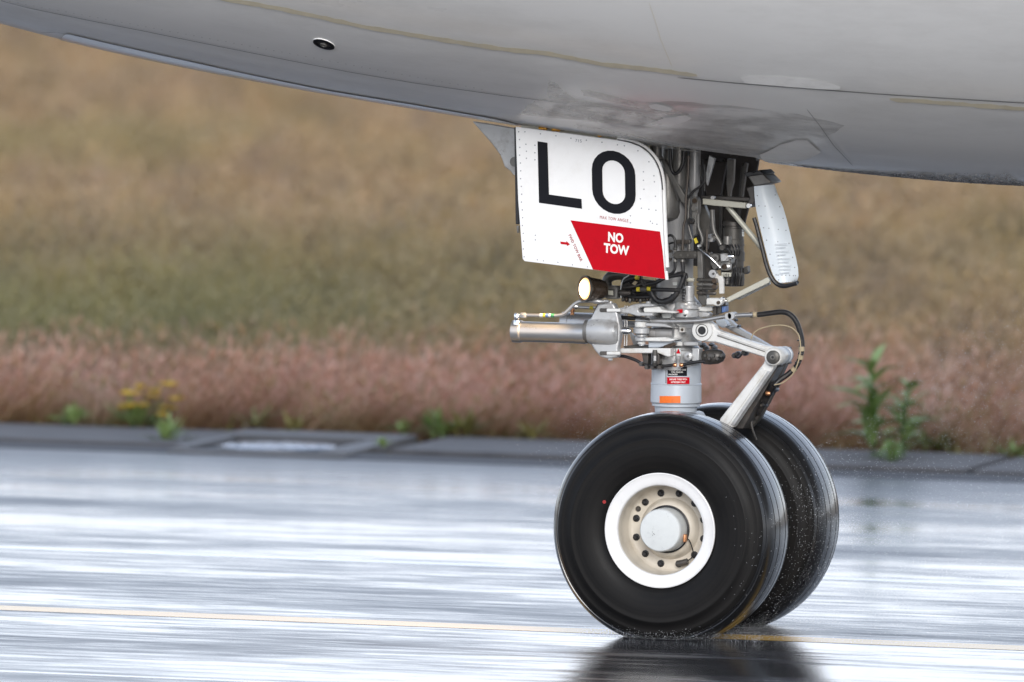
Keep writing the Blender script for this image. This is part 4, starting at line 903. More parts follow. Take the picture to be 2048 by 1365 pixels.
# ------------------------------------------------------------------ steering actuators
def actuator(y, x0, x1, cy, near):
    a = xcyl("steering_actuator", x0, x1, cy, [(0, 18), (0.01, 21), (0.10, 21.4), (0.105, 22), (0.12, 22), (0.125, 20.6), (0.86, 20.6), (0.87, 21.2), (1, 21.2)], y, M['steel'], air, n=40, angle=30, label=("near" if near else "far") + " steering actuator cylinder")
    return a
act = actuator(-0.24, 1026, 1174, 663, True)
acf = actuator(0.24, 1124, 1250, 645, False)
xcyl("actuator_rim", 1026, 1044, 663, [(0, 19), (0.03, 22.2), (0.2, 22.6), (0.9, 22.6), (1, 20)], -0.24, M['steel'], act, n=40)
xcyl("actuator_collar", 1171, 1180, 663, [(0, 21), (0.1, 24), (0.9, 24), (1, 21)], -0.24, M['mgrey'], act, n=40)
hd = xcyl("actuator_head", 1176, 1240, 663, [(0, 22), (0.10, 26), (0.3, 28), (0.75, 28), (0.92, 26), (1, 20)], -0.24, M['metal'], act, n=40)
plate("yoke", [(1196, 609.5), (1206, 607.5), (1226, 607), (1230, 614), (1235, 628), (1240, 652), (1240, 674), (1235, 697), (1237, 711), (1233, 716), (1214, 718), (1200, 714), (1189, 701), (1180, 686), (1178, 662), (1180, 640), (1186, 628)], -0.265, 0.05, M['metal'], act, bevel=0.012, seg=3)
for cy, ty in ((621, 1), (707, -1)):
    plate("yoke_slot", [(1201, cy - 4), (1236, cy - 4), (1236, cy + 4), (1201, cy + 4), (1199, cy + 2), (1199, cy - 2)], -0.268, 0.01, M['dark'], act, bevel=0.001)
    plate("yoke_pin", [(1213, cy - 3.4), (1240, cy - 3.4), (1240, cy + 3.4), (1213, cy + 3.4)], -0.274, 0.02, M['metal_w'], act, bevel=0.003)
vcyl("yoke_bolt", 1221, [(603, 3.5), (607, 4.5), (613, 4.5), (614, 3)], -0.25, M['metal'], act, n=14)
vcyl("yoke_bolt", 1221, [(713, 4), (719, 5), (721, 5), (722, 3)], -0.25, M['metal'], act, n=6)
ydisc("rivet_head", 1226, 663, [(0, 2.4), (0.004, 3.2)], -0.309, M['metal_w'], act, n=12)
xcyl("actuator_rod", 1238, 1262, 662, [(0, 7.5), (0.15, 8), (0.2, 7.2), (0.35, 7.8), (0.4, 7.2), (0.55, 7.8), (0.6, 7.2), (0.75, 7.4), (0.9, 5.5), (1, 5)], -0.22, M['chrome'], act, n=20)
hose("feed_pipe", [(1034, 650), (1034, 640), (1037, 633), (1048, 631), (1070, 631), (1100, 631.5), (1118, 631), (1130, 627), (1146, 612), (1158, 604), (1172, 602.5), (1192, 602.5), (1218, 603)], 3.6, M['steel'], act, y=-0.27)
xcyl("pipe_nut", 1041, 1053, 631, [(0, 5), (0.3, 6), (0.8, 6), (1, 4.5)], -0.27, M['metal'], act, n=6)
vcyl("pipe_nut", 1034, [(627, 4), (630, 6), (637, 6), (640, 4.5), (645, 7), (650, 7)], -0.27, M['chrome'], act, n=14)
for k, (a, b, mm) in enumerate(((1080, 1086, 'cap'), (1086.5, 1091, 'yellow'), (1092, 1097.5, 'blue'), (1098, 1102, 'cap'), (1102.5, 1109, 'green'))):
    xcyl("colour_band", a, b, 631.3, [(0, 4.1), (1, 4.1)], -0.27, M[mm], act, n=14)
hose("feed_pipe", [(1149, 613), (1160, 615), (1178, 616), (1190, 616)], 3.0, M['steel'], acf, y=0.0)
xcyl("pipe_nut", 1149, 1156, 613.5, [(0, 4), (0.3, 5.5), (1, 4)], 0.0, M['chrome'], acf, n=10)
xcyl("colour_band", 1180, 1187, 616, [(0, 3.8), (1, 3.8)], 0.0, M['yellow'], acf, n=12)
vcyl("pipe_nut", 1145, [(612, 5), (620, 6), (624, 4), (630, 4)], 0.14, M['copper'], acf, n=12)
xcyl("pipe_nut", 1186, 1208, 603, [(0, 4), (0.2, 5), (0.5, 5), (0.6, 4), (1, 4)], -0.275, M['steel'], act, n=10)
plate("heat_shield", [(1191, 614), (1197, 606), (1197, 609), (1184, 636), (1183, 634)], -0.21, 0.03, M['brown'], act)

# ------------------------------------------------------------------ steering collar and links
col = vcyl("steering_collar", 1350, [(636, 46), (640, 50), (645, 50), (647, 46), (655, 46), (657, 48), (684, 48), (688, 44), (694, 50), (698, 50), (700, 54), (708, 56), (722, 56), (728, 54), (738, 53)], 0.0, M['metal'], air, n=48, angle=30)
fl = vcyl("upper_flange", 1372, [(603, 17), (606, 21), (615, 22), (617, 24), (626, 26), (634, 25), (638, 18)], -0.11, M['metal'], col, n=36)
plate("caution_label", [(1354, 620), (1365, 619), (1365, 626), (1354, 627)], -0.172, 0.003, M['red'], fl, bevel=0)
plate("black_mark", [(1366, 630), (1374, 629), (1370, 634)], -0.172, 0.003, M['seal'], fl, bevel=0)
plate("flange_tongue", [(1393, 615), (1408, 613), (1423, 613), (1424, 622), (1410, 624), (1394, 622)], -0.10, 0.05, M['metal_w'], fl, bevel=0.004)
plate("flange_tongue", [(1395, 624), (1412, 624), (1420, 628), (1418, 634), (1398, 636)], -0.09, 0.05, M['metal'], fl, bevel=0.004)
arm = plate("steering_arm", [(1234, 617), (1248, 617), (1262, 611), (1272, 608), (1300, 607.5), (1308, 610), (1308, 614), (1284, 614.5), (1277, 617), (1276, 622), (1280, 625.5), (1306, 626.5), (1305, 633), (1274, 633), (1258, 628), (1246, 627), (1234, 626)], -0.25, 0.09, M['metal'], air, bevel=0.006)
plate("arm_tongue", [(1288, 614.5), (1318, 614), (1324, 620), (1336, 622), (1350, 623), (1352, 627), (1330, 626.5), (1288, 625.5), (1286, 620)], -0.235, 0.06, M['metal_w'], arm, bevel=0.005)
vcyl("arm_pin", 1297, [(603, 4), (607, 6), (609, 6), (610, 4)], -0.21, M['metal'], arm, n=14)
vcyl("arm_pin", 1296, [(631, 7), (635, 7), (636, 4.5), (640, 4)], -0.21, M['metal'], arm, n=14)
plate("grease_tag", [(1323, 628), (1338, 624), (1344, 630), (1340, 637), (1325, 637)], -0.16, 0.02, M['cap'], arm, bevel=0.002)
ydisc("bolt", 1315, 631, [(0, 4.5), (0.02, 5)], -0.17, M['dgrey'], arm)
# clevis stack
for (a, b, r_, mm) in ((644, 655, 13.5, 'metal_w'), (656, 668, 16.5, 'metal'), (669, 674, 13, 'steel'), (675, 683, 13.5, 'metal'), (684, 689, 8, 'metal_w'), (690, 692, 5, 'chrome')):
    vcyl("clevis_ring", 1283, [(a, r_ * 0.86), (a + 1.5, r_), (b - 1.5, r_), (b, r_ * 0.86)], -0.20, M[mm], col, n=28)
plate("clevis_arm", [(1290, 646), (1330, 648), (1345, 656), (1330, 655), (1310, 654), (1290, 653)], -0.22, 0.12, M['metal'], col, bevel=0.004)
plate("clevis_arm", [(1290, 676), (1330, 675), (1352, 680), (1340, 684), (1290, 683)], -0.22, 0.12, M['metal_w'], col, bevel=0.004)
xcyl("collar_recess", 1296, 1346, 665, [(0, 9), (0.3, 9.5), (0.32, 8.6), (0.36, 9.5), (1, 9)], -0.15, M['strut'], col, n=24)
plate("lower_cover", [(1296, 681), (1346, 682), (1353, 684), (1330, 693), (1316, 696), (1296, 696)], -0.19, 0.10, M['piston'], col, bevel=0.006)
plate("stain", [(1327, 692), (1350, 684), (1352, 690), (1338, 697), (1326, 697)], -0.196, 0.02, M['brown'], col, bevel=0.002)
plate("gusset", [(1256, 660), (1264, 668), (1280, 684), (1290, 700), (1270, 700)], -0.08, 0.02, M['metal'], col, bevel=0.002)
for (a, b, w, h) in ((1364, 660, 5, 5), (1346, 704, 4, 7)):
    pl_ = plate("target_plate", [(a - w, b - h), (a + w, b - h), (a + w, b + h), (a - w, b + h)], -0.142, 0.03, M['metal_w'], col, bevel=0.001)
    ydisc("target_dot", a, b, [(0, 3), (0.004, 3.2)], -0.1445, M['brown'], pl_, n=14)
plate("warning_label", [(1352, 697), (1361, 697), (1362, 712), (1353, 712)], -0.142, 0.008, M['cap'], col, bevel=0)
flat("warning_triangle", [(1352, 707.5), (1356.5, 697.5), (1361, 707.5)], -0.1435, M['red'], col)
ydisc("round_cover", 1375, 713, [(0, 6), (0.004, 9), (0.02, 9.5)], -0.145, M['metal'], col, n=8)
ydisc("bolt", 1375, 713, [(0, 2), (0.01, 2.4)], -0.152, M['mgrey'], col)
plate("name_plate", [(1345, 684), (1364, 684), (1364, 692), (1347, 692)], -0.147, 0.01, M['metal_w'], col, bevel=0.001)
for (x0_, y0_, w_, h_) in ((1366, 684, 30, 8), (1384, 697, 14, 26)): plate("collar_panel", [(x0_, y0_), (x0_ + w_, y0_), (x0_ + w_, y0_ + h_), (x0_, y0_ + h_)], -0.125, 0.06, M['metal'], col, bevel=0.003)
bar = plate("tie_bar", [(1236, 698), (1276, 697), (1341, 697), (1341, 714), (1334, 714), (1317, 707), (1276, 707), (1236, 707)], -0.20, 0.06, M['metal_w'], air, bevel=0.004)
plate("bar_web", [(1246, 693), (1268, 690), (1296, 691), (1330, 697), (1250, 697)], -0.15, 0.06, M['dgrey'], bar)
for a in (1250, 1254.5): vcyl("thin_rod", a, [(612, 1.7), (696, 1.7)], -0.12, M['steel'], air, n=8)
xcyl("dark_rod", 1238, 1284, 636, [(0, 4), (1, 4)], -0.16, M['hose'], air, n=14)
hose("hose", [(1258, 624), (1272, 632), (1288, 637), (1300, 640)], 2.4, M['hose'], air, y=-0.24)
for (x0_, x1_, yy, r_) in ((1240, 1284, 645, 3.2), (1242, 1270, 651, 4.5)): xcyl("thin_rod", x0_, x1_, yy, [(0, r_), (1, r_)], -0.05, M['metal'], air, n=12)
vb = plate("valve_body", [(1304, 704), (1314, 702), (1319, 712), (1318, 730), (1307, 732), (1303, 722)], -0.19, 0.05, M['dark'], air, bevel=0.004)
vcyl("valve_stem", 1310, [(700, 4), (706, 5.5), (711, 4), (714, 5), (722, 4), (726, 5.5), (733, 3)], -0.225, M['dgrey'], vb, n=12)
vcyl("valve_stem", 1310, [(712, 3.4), (722, 3.4)], -0.236, M['steel'], vb, n=10)
plate("valve_guard", [(1283, 706), (1297, 706), (1296, 730), (1287, 728)], -0.16, 0.05, M['dark'], vb)
hose("brake_hose", [(1236, 712), (1252, 714), (1272, 721), (1284, 728), (1300, 732), (1322, 733), (1340, 731.5), (1352, 730), (1366, 730), (1380, 727), (1396, 724), (1410, 724)], 3.3, M['hose'], air, y=-0.16)
for a, b in ((1350, 730.5), (1363, 730.5)): xcyl("copper_union", a - 3.5, a + 3.5, b, [(0, 3), (0.3, 4.4), (0.7, 4.4), (1, 3)], -0.165, M['copper'], air, n=12)
vcyl("copper_union", 1356.5, [(713, 6), (718, 6), (722, 3.4), (734, 3.4)], -0.165, M['metal'], air, n=12)
for (a, b) in ((1281, 729), (1292, 735), (1304, 736), (1318, 735)): ydisc("hose_clip", a, b, [(0, 4), (0.04, 5), (0.06, 4)], -0.19, M['dark'], air, n=10)
# muddy boots and clips aft of the collar
boot = xcyl("hose_boot", 1402, 1450, (716, 712), [(0, 9), (0.1, 13.5), (0.35, 15.5), (0.7, 15), (0.9, 11), (1, 4)], -0.06, M['dark'], air, n=20)
for k in range(5): ydisc("boot_clip", 1410 + 8 * k, 712 + (k % 2) * 6, [(0, 3), (0.03, 5)], -0.105, (M['dgrey'], M['dark'])[k % 2], boot, n=9)
for (a, b, r_) in ((1402, 692, 6), (1408, 697, 5), (1419, 690, 4), (1466, 712, 6), (1472, 708, 5), (1486, 706, 7), (1492, 702, 5), (1424, 696, 5)):
    ydisc("hose_clip", a, b, [(0, r_ * 0.6), (0.02, r_), (0.05, r_), (0.07, r_ * 0.5)], -0.03, M['dark'], air, n=9)
hose("hose", [(1466, 712), (1477, 716), (1486, 706)], 2.0, M['hose'], air, y=-0.02)
# big silver pipe and black hose over the links
hp = hose("brake_pipe", [(1272, 641), (1305, 642.5), (1345, 643), (1388, 642.5), (1413, 640), (1438, 635.5), (1458, 632.5), (1480, 631), (1506, 630)], 4.6, M['steel'], air, y=-0.19)
hose("brake_hose", [(1500, 630.5, -0.19), (1520, 629.5, -0.16), (1542, 626.5, -0.12), (1566, 624.5, -0.08), (1582, 631, -0.06), (1593, 645, -0.05), (1600, 664, -0.04), (1604, 686, -0.03), (1602, 708, -0.03), (1594, 731, -0.03), (1577, 748, -0.04), (1560, 760, -0.05), (1548, 772, -0.06)], 5.4, M['hose'], air, n=12)
for a, b in ((1456, 633), (1462, 632)): ydisc("pipe_clamp", a, b, [(0, 7), (0.06, 7)], -0.22, M['metal'], air)
for a, b, r_ in ((1600, 680, 5), (1603.5, 692, 5), (1602, 706, 5), (1596, 724, 5)): vcyl("hose_band", a, [(b, 6.4), (b + 2.6, 6.4)], -0.035, M['dark'], air, n=12)
for a, b, a2, b2 in ((1603, 694, 1603.5, 703), (1602, 711, 1600, 719), (1590, 737, 1585, 742), (1588, 638, 1592, 645), (1506, 630.2, 1514, 630)): B().cyl(P(a, b, -0.045 if a > 1550 else -0.18), P(a2, b2, -0.045 if a > 1550 else -0.18), px(5.9), n=12).build("hose_band", M['tan'], air)
hose("sensor_wire", [(1502, 678, -0.05), (1507, 668, -0.05), (1518, 659, -0.05), (1541, 652.5, -0.05), (1564, 651, -0.06), (1583, 656, -0.07), (1596, 668, -0.08), (1600, 682, -0.09), (1601, 700, -0.09), (1597, 722, -0.09), (1588, 745, -0.08), (1573, 761, -0.07), (1560, 768, -0.07), (1549, 770, -0.07)], 1.3, M['tan'], air, n=6)
# upper torque link
ul = plate("upper_torque_link", [(1404, 640), (1416, 641), (1428, 650), (1432, 659), (1444, 664), (1485, 678.5), (1530, 692.5), (1553, 695), (1560, 700), (1560, 728), (1548, 733), (1532, 716), (1428, 685), (1410, 684), (1396, 680), (1386, 668), (1385, 655), (1392, 644)], -0.16, 0.055, M['metal_w'], air, bevel=0.006, label="white upper torque link")
plate("link_rib", [(1434, 670), (1530, 703), (1530, 705), (1434, 673)], -0.163, 0.02, M['mgrey'], ul, bevel=0.001)
plate("link_face", [(1436, 664), (1532, 697), (1532, 701.5), (1436, 669)], -0.166, 0.02, M['metal_w'], ul, bevel=0.002)
plate("link_face", [(1431, 674), (1530, 706), (1530, 714), (1429, 683)], -0.166, 0.02, M['metal_w'], ul, bevel=0.002)
plate("link_far_arm", [(1450, 640), (1459, 640.5), (1476, 656.5), (1536, 691), (1560, 702), (1560, 712), (1540, 702), (1500, 682), (1466, 664), (1450, 655)], 0.05, 0.05, M['metal'], ul, bevel=0.005)
plate("link_crosspiece", [(1440, 654, -0.12), (1446, 656, -0.12), (1478, 654, 0.08), (1472, 651, 0.08)], -0.1, 0.01, M['metal'], ul)
plate("link_bracket", [(1430, 640), (1440, 637), (1450, 642), (1456, 652), (1444, 656), (1434, 650)], -0.06, 0.05, M['piston'], ul)
for a, b in ((1470, 641), (1476, 653)): ydisc("bolt", a, b, [(0, 2.5), (0.03, 3)], 0.04, M['seal'], ul, n=8)
ydisc("pivot_boss", 1404, 661.5, [(0, 20.5), (0.004, 21.5), (0.03, 21.5)], -0.172, M['metal_w'], ul, n=40)
ydisc("pivot_ring", 1403.5, 661.5, [(0.004, 8), (0, 8.5), (0, 11.2), (0.004, 12)], -0.177, M['metal_w'], ul, n=32)
ydisc("pivot_gap", 1403.5, 661.5, [(0, 12.2), (0.0, 12.9), (0.003, 12.9)], -0.1745, M['seal'], ul, n=32)
ydisc("pivot_bore", 1403.5, 661.5, [(0, 7.6), (0.006, 7.6)], -0.1785, M['seal'], ul, n=24)
ydisc("apex_boss", 1546, 714, [(0, 17), (0.005, 18.5), (0.10, 18.5), (0.11, 17)], -0.175, M['metal_w'], ul, n=36)
ydisc("apex_nut", 1545, 715, [(0, 11), (0.004, 13.5), (0.02, 13.5)], -0.192, M['dgrey'], ul, n=32)
ydisc("apex_nut", 1545, 715, [(0, 3), (0, 5), (0.006, 5)], -0.197, M['mgrey'], ul, n=16)
ydisc("apex_nut", 1545, 715, [(0, 2.6), (0.004, 2.6)], -0.199, M['seal'], ul, n=12)
ydisc("apex_spool", 1551, 713, [(0, 16.5), (0.05, 16.5), (0.052, 18.5), (0.07, 18.5), (0.072, 15.5), (0.13, 15.5), (0.132, 17.5), (0.15, 17.5), (0.152, 14), (0.17, 14), (0.172, 9)], -0.062, M['piston'], ul, n=32)
for a, b, yy in ((1553, 698, 0.0), (1571, 699, 0.10), (1577, 697, 0.12), (1560, 731, 0.0), (1577, 726, 0.1)): ydisc("bolt", a, b, [(0, 2.4), (0.03, 3)], yy, M['dgrey'], ul, n=8)
# lower torque link
ll = plate("lower_torque_link", [(1531, 717), (1549, 733), (1546, 738), (1466, 856), (1436, 852), (1440, 838), (1527, 727)], -0.145, 0.05, M['metal_w'], air, bevel=0.006, label="white lower torque link running down between the wheels")
plate("link_face", [(1524, 735), (1532, 741), (1456, 850), (1446, 846)], -0.150, 0.02, M['metal_w'], ll, bevel=0.002)
plate("link_face", [(1535, 742), (1541, 744), (1468, 852), (1461, 850)], -0.150, 0.02, M['metal'], ll, bevel=0.002)
plate("link_far_arm", [(1546, 735), (1566, 722), (1572, 728), (1552, 772), (1520, 836), (1500, 858), (1470, 856)], 0.06, 0.05, M['dgrey'], ll, bevel=0.005)  # dark grey stands in for shading on the far arm
plate("link_web", [(1540, 742), (1556, 735), (1486, 858), (1466, 856)], -0.06, 0.10, M['dark'], ll)
har = empty("harness", (0, 0, 0), air)
for k in range(26):
    f = random.random(); a = 1548 - 34 * f + random.uniform(-7, 7); b = 764 + 58 * f + random.uniform(-6, 6); r_ = random.uniform(3, 6.5)
    ydisc("harness_clip", a, b, [(0, r_ * 0.5), (0.02, r_), (0.05, r_), (0.07, r_ * 0.6)], random.uniform(-0.02, 0.08), (M['dark'], M['hose'], M['hose'])[k % 3], har, n=8)
hose("hose", [(1548, 770, -0.05), (1538, 786, -0.02), (1528, 804, 0.0), (1516, 826, 0.02)], 7.5, M['hose'], har, n=12)
hose("hose", [(1556, 768, 0.03), (1545, 788, 0.04), (1532, 812, 0.04), (1512, 838, 0.04)], 5.0, M['dark'], har, n=10)
hose("hose", [(1504, 834, 0.02), (1503, 850, 0.02), (1508, 868, 0.03), (1513, 880, 0.04)], 2.2, M['dark'], har, n=8)
xcyl("copper_union", 1532, 1540, 787, [(0, 4), (0.5, 5), (1, 3.5)], -0.06, M['copper'], har, n=10)
# sliding piston
pis = vcyl("piston", 1353, [(730, 50), (752, 50), (766, 50), (767, 51), (768, 51.8), (769, 51), (804, 51.5), (806, 50), (807, 47.5), (808, 48.5), (812, 48.5), (813, 43), (826, 42)], 0.0, M['piston'], air, n=56, angle=30)
def on_pis(a, b, lift=0.0012, r_=51.5):
    """Position of the piston's near side seen at a measured place."""
    c = P(1353, 770, 0.0); d = ray(a, b); d = d / np.linalg.norm(d); R = px(r_) + lift
    ox, oy = CAM[0] - c.x, CAM[1] - c.y; A = d[0] ** 2 + d[1] ** 2; Bq = ox * d[0] + oy * d[1]; Cq = ox * ox + oy * oy - R * R
    t = (-Bq - math.sqrt(max(0, Bq * Bq - A * Cq))) / A; return Vector(CAM + d * t)
def wrap(name, x0, y0, x1, y1, m, lift=0.0012, r_=51.5, label=None):
    bd = B(); K = 10
    for i in range(K + 1):
        a = x0 + (x1 - x0) * i / K; bd.v += [tuple(on_pis(a, y0, lift, r_)), tuple(on_pis(a, y1, lift, r_))]
    for i in range(K): bd.f.append((2 * i, 2 * i + 1, 2 * i + 3, 2 * i + 2)); bd.m.append(0)
    return bd.build(name, m, pis, recalc=False, angle=180, label=label)
wrap("data_placard", 1335, 733, 1374, 752.5, M['ink'], r_=50, lift=0.0015, label="black data placard")
wrap("warning_placard", 1334, 755, 1379, 768.5, M['red'], r_=51.8, lift=0.001, label="red nitrogen warning placard")
wrap("orange_sticker", 1319, 792.5, 1361, 806.5, M['orange'], r_=51.5, lift=0.0015, label="scuffed orange sticker")
mp_ = lambda a, b: on_pis(a, b, 0.0022, 50)
for k, (s_, cx_) in enumerate((("NOSE LANDING GEAR", 1355), ("TYRE PRESSURE", 1354), ("UNLOADED", 1346))):
    text_on("lettering", s_, (cx_, 741.5 + 4.6 * k), (3.4, 0), (0, -4.0), 0, M['wtext'], pis, bold=0.02, mapper=mp_)
mp2 = lambda a, b: on_pis(a, b, 0.0018, 51.8)
for k, s_ in enumerate(("INFLATE TYRES WITH", "NITROGEN ONLY")):
    text_on("lettering", s_, (1356.5, 760.8 + 5.6 * k), (3.6, 0), (0, -4.6), 0, M['wtext'], pis, bold=0.02, mapper=mp2)
wrap("sleeve_edge", 1331.2, 731, 1332.6, 767, M['dgrey'], r_=50, lift=0.001)
plate("fork_block", [(1322, 826), (1384, 826), (1410, 900), (1436, 1040), (1420, 1075), (1372, 1075), (1345, 1000)], -0.10, 0.20, M['strut'], air, bevel=0.02)

# ------------------------------------------------------------------ nose wheels
B().cyl((0, -0.40, AXLE_Z), (0, 0.40, AXLE_Z), 0.07, n=28).build("axle", M['strut'], air)
def make_wheel():
    w = empty("wheel", (0, -TRACK / 2, AXLE_Z), air, label="near nose wheel with white rim")
    RT = 0.527
    def lathe(prof, name, ms, idx=None, n=112):
        bd = B(); m_ = len(prof)
        for k in range(n):
            t = 2 * math.pi * k / n; c_, s_ = math.cos(t), math.sin(t)
            for (off, r) in prof: bd.v.append((r * c_, -off, r * s_))
        for k in range(n):
            k2 = (k + 1) % n
            for j in range(m_ - 1): bd.f.append((k * m_ + j, k2 * m_ + j, k2 * m_ + j + 1, k * m_ + j + 1)); bd.m.append(idx(j) if idx else 0)
        return bd
    # tyre section from the outer bead over the tread to the inner bead; off is the distance outboard
    half = [(0.150, 0.255), (0.160, 0.262), (0.170, 0.270), (0.180, 0.284), (0.190, 0.310), (0.1955, 0.335), (0.1975, 0.360), (0.1970, 0.385), (0.1945, 0.405), (0.1955, 0.408), (0.1950, 0.413), (0.1905, 0.418), (0.184, 0.436), (0.1745, 0.456), (0.1755, 0.459), (0.1735, 0.464), (0.160, 0.482), (0.150, 0.4925), (0.1515, 0.496), (0.146, 0.501), (0.132, 0.510), (0.118, 0.517)]
    crown = []
    for c_ in (0.098, 0.042):
        r_ = RT - 0.55 * c_ * c_ - 0.0015
        crown += [(c_ + 0.0048, r_), (c_ + 0.0040, r_ - 0.011), (c_ - 0.0040, r_ - 0.011), (c_ - 0.0048, r_)]
        crown.append((c_ - 0.028, RT - 0.55 * (c_ - 0.028) ** 2 - 0.0012))
    crown[-1] = (0.0, RT)
    prof = half + crown; prof = prof + [(-a, b) for a, b in reversed(prof[:-1])]
    nh = len(half)
    tb = lathe(prof, "tyre", None, idx=lambda j: 0 if (j < nh - 6 or j > len(prof) - nh + 4) else 1)
    for i, (x, y, z) in enumerate(tb.v):                             # the load flattens the foot and bulges the wall
        lim = -AXLE_Z + 0.0015
        k = max(0.0, (-z - 0.25) / 0.25) ** 2 if z < -0.25 else 0.0
        y2 = y * (1 + 0.05 * k * min(1.0, max(0.0, (0.52 - math.hypot(x, z)) / 0.1)))
        if z < lim: z = lim
        tb.v[i] = (x, y2, z)
    ty = tb.build("tyre", [M['tyre'], M['tread']], w, angle=50)
    ty.name = "tyre"
    rp_ = [(0.148, 0.256), (0.162, 0.259), (0.168, 0.2585), (0.170, 0.254), (0.167, 0.249), (0.166, 0.235), (0.163, 0.218), (0.162, 0.207), (0.158, 0.2025), (0.148, 0.2005), (0.120, 0.1985), (0.105, 0.2005), (0.085, 0.200), (0.05, 0.1975), (0.028, 0.192)]
    rim = lathe(rp_, "rim", None, n=96, idx=lambda j: 0 if j < 9 else 1).build("rim", [M['rim'], M['rim_in']], w, angle=45)
    wp = [(0.028, 0.192), (0.018, 0.186), (0.014, 0.178), (0.0135, 0.150), (0.014, 0.139), (0.022, 0.134), (0.034, 0.128), (0.052, 0.118), (0.056, 0.108), (0.056, 0.02)]
    lathe(wp, "rim_web", None, n=72).build("rim_web", M['rim_in'], w, angle=40)
    lathe([(-0.15, 0.256), (-0.168, 0.2585), (-0.166, 0.235), (-0.162, 0.207), (-0.12, 0.199), (-0.06, 0.19), (-0.03, 0.02)], "rim_back", None, n=64).build("rim_back", M['rim_in'], w, angle=45)
    cb = lathe([(0.050, 0.104), (0.060, 0.104), (0.062, 0.0985), (0.150, 0.0965), (0.160, 0.0955), (0.1655, 0.091), (0.168, 0.070), (0.1685, 0.030), (0.1688, 0.0)], "hub_cap", None, n=64)
    cb.build("hub_cap", M['cap'], w, angle=35)
    lathe([(0.058, 0.104), (0.064, 0.108), (0.066, 0.104), (0.062, 0.100)], "hub_ring", None, n=56).build("hub_ring", M['seal'], w)
    bm_ = B().rev((0, 0, 0), (0, -1, 0), [(0, 0.0165), (0.004, 0.0165), (0.005, 0.0105), (0.016, 0.0105), (0.019, 0.007)], 10).build("wheel_bolt", M['seal'], w)
    for k in range(12):
        a = rad(105.7 + 30 * k) 
        o = bm_ if k == 0 else bm_.copy()
        if k: COL.objects.link(o); o.parent = w
        # photo: angles run anticlockwise with +X to the right
        o.location = (0.164 * math.cos(a), -0.0135, 0.164 * math.sin(a))
    a = rad(151); B().rev((0.172 * math.cos(a), -0.015, 0.172 * math.sin(a)), (0, -1, 0), [(0, 0.013), (0.006, 0.012), (0.012, 0.008)], 10).build("inflation_valve", M['dark'], w)
    # wire round the hub, its plug and red clip
    pts = [(0.103 * math.cos(t), -0.075, 0.103 * math.sin(t)) for t in [rad(150 - 9 * k) for k in range(20)]]
    pts += [(0.108, -0.07, -0.045), (0.118, -0.06, -0.075), (0.122, -0.05, -0.105), (0.112, -0.045, -0.128), (0.09, -0.045, -0.142)]
    B().tube(pts, 0.0028, 6, 2).build("sensor_wire", M['seal'], w)
    pts2 = [(0.106 * math.cos(t), -0.070, 0.106 * math.sin(t)) for t in [rad(140 - 9 * k) for k in range(18)]]
    B().tube(pts2, 0.0018, 6, 2).build("sensor_wire", M['seal'], w)
    B().tube([(0.095, -0.045, -0.142), (0.07, -0.045, -0.150), (0.045, -0.042, -0.155)], 0.014, 10, 2).build("wire_plug", M['dark'], w)
    B().box((0.0985, -0.10, -0.035), 0.012, 0.03, 0.035).build("clip", M['copper'], w, bevel=0.003)
    lg = B()
    for (dx, dz) in ((-0.033, -0.008), (-0.024, -0.018), (-0.033, -0.022), (-0.0285, -0.015)): lg.rev((dx, -0.1686, dz), (0, -1, 0), [(0, 0.0018), (0.0008, 0.0016)], 8)
    lg.build("emblem", M['seal'], w, kind="stuff")
    B().rev((0.285 * math.cos(rad(155)), -0.1815, 0.285 * math.sin(rad(155))), (-0.45 * math.cos(rad(155)), -0.9, -0.45 * math.sin(rad(155))), [(0, 0.0085), (0.0025, 0.0075)], 12).build("balance_dot", M['redtext'], w)
    return w
wn = make_wheel()
wf = wn.copy(); COL.objects.link(wf); wf.location = (0, TRACK / 2, AXLE_Z); wf.rotation_euler = (0, 0, math.pi); wf["label"] = "far nose wheel partly behind the near one"
for ch in list(wn.children):
    c = ch.copy(); COL.objects.link(c); c.parent = wf
# ------------------------------------------------------------------ weeds at the edge of the field
def leaf_mat(name, c1, c2):
    m = bpy.data.materials.new(name); m.use_nodes = True; t = m.node_tree; b = t.nodes["Principled BSDF"]
    oi = N(t, "ShaderNodeObjectInfo"); n1 = noise_color(t, mapped(t, (9, 9, 9)), 1.0, 3)
    ad = N(t, "ShaderNodeMath", operation='MULTIPLY_ADD'); t.links.new(oi.outputs["Random"], ad.inputs[0]); ad.inputs[1].default_value = 0.5; t.links.new(n1, ad.inputs[2])
    t.links.new(ramp(t, ad.outputs[0], [(0.4, c1), (1.0, c2)]), b.inputs["Base Color"]); b.inputs["Roughness"].default_value = 0.45
    return m
M['leaf'] = leaf_mat("fresh_green_leaf", (0.15, 0.24, 0.06), (0.32, 0.42, 0.15))
M['leafy'] = leaf_mat("yellow_green_leaf", (0.19, 0.19, 0.06), (0.38, 0.33, 0.11))
M['stem'] = mat("green_stem", (0.07, 0.10, 0.035), 0.6, 0, 0.2)
M['flower'] = mat("yellow_flower", (0.66, 0.42, 0.030), 0.7, 0, 0.2, 60)
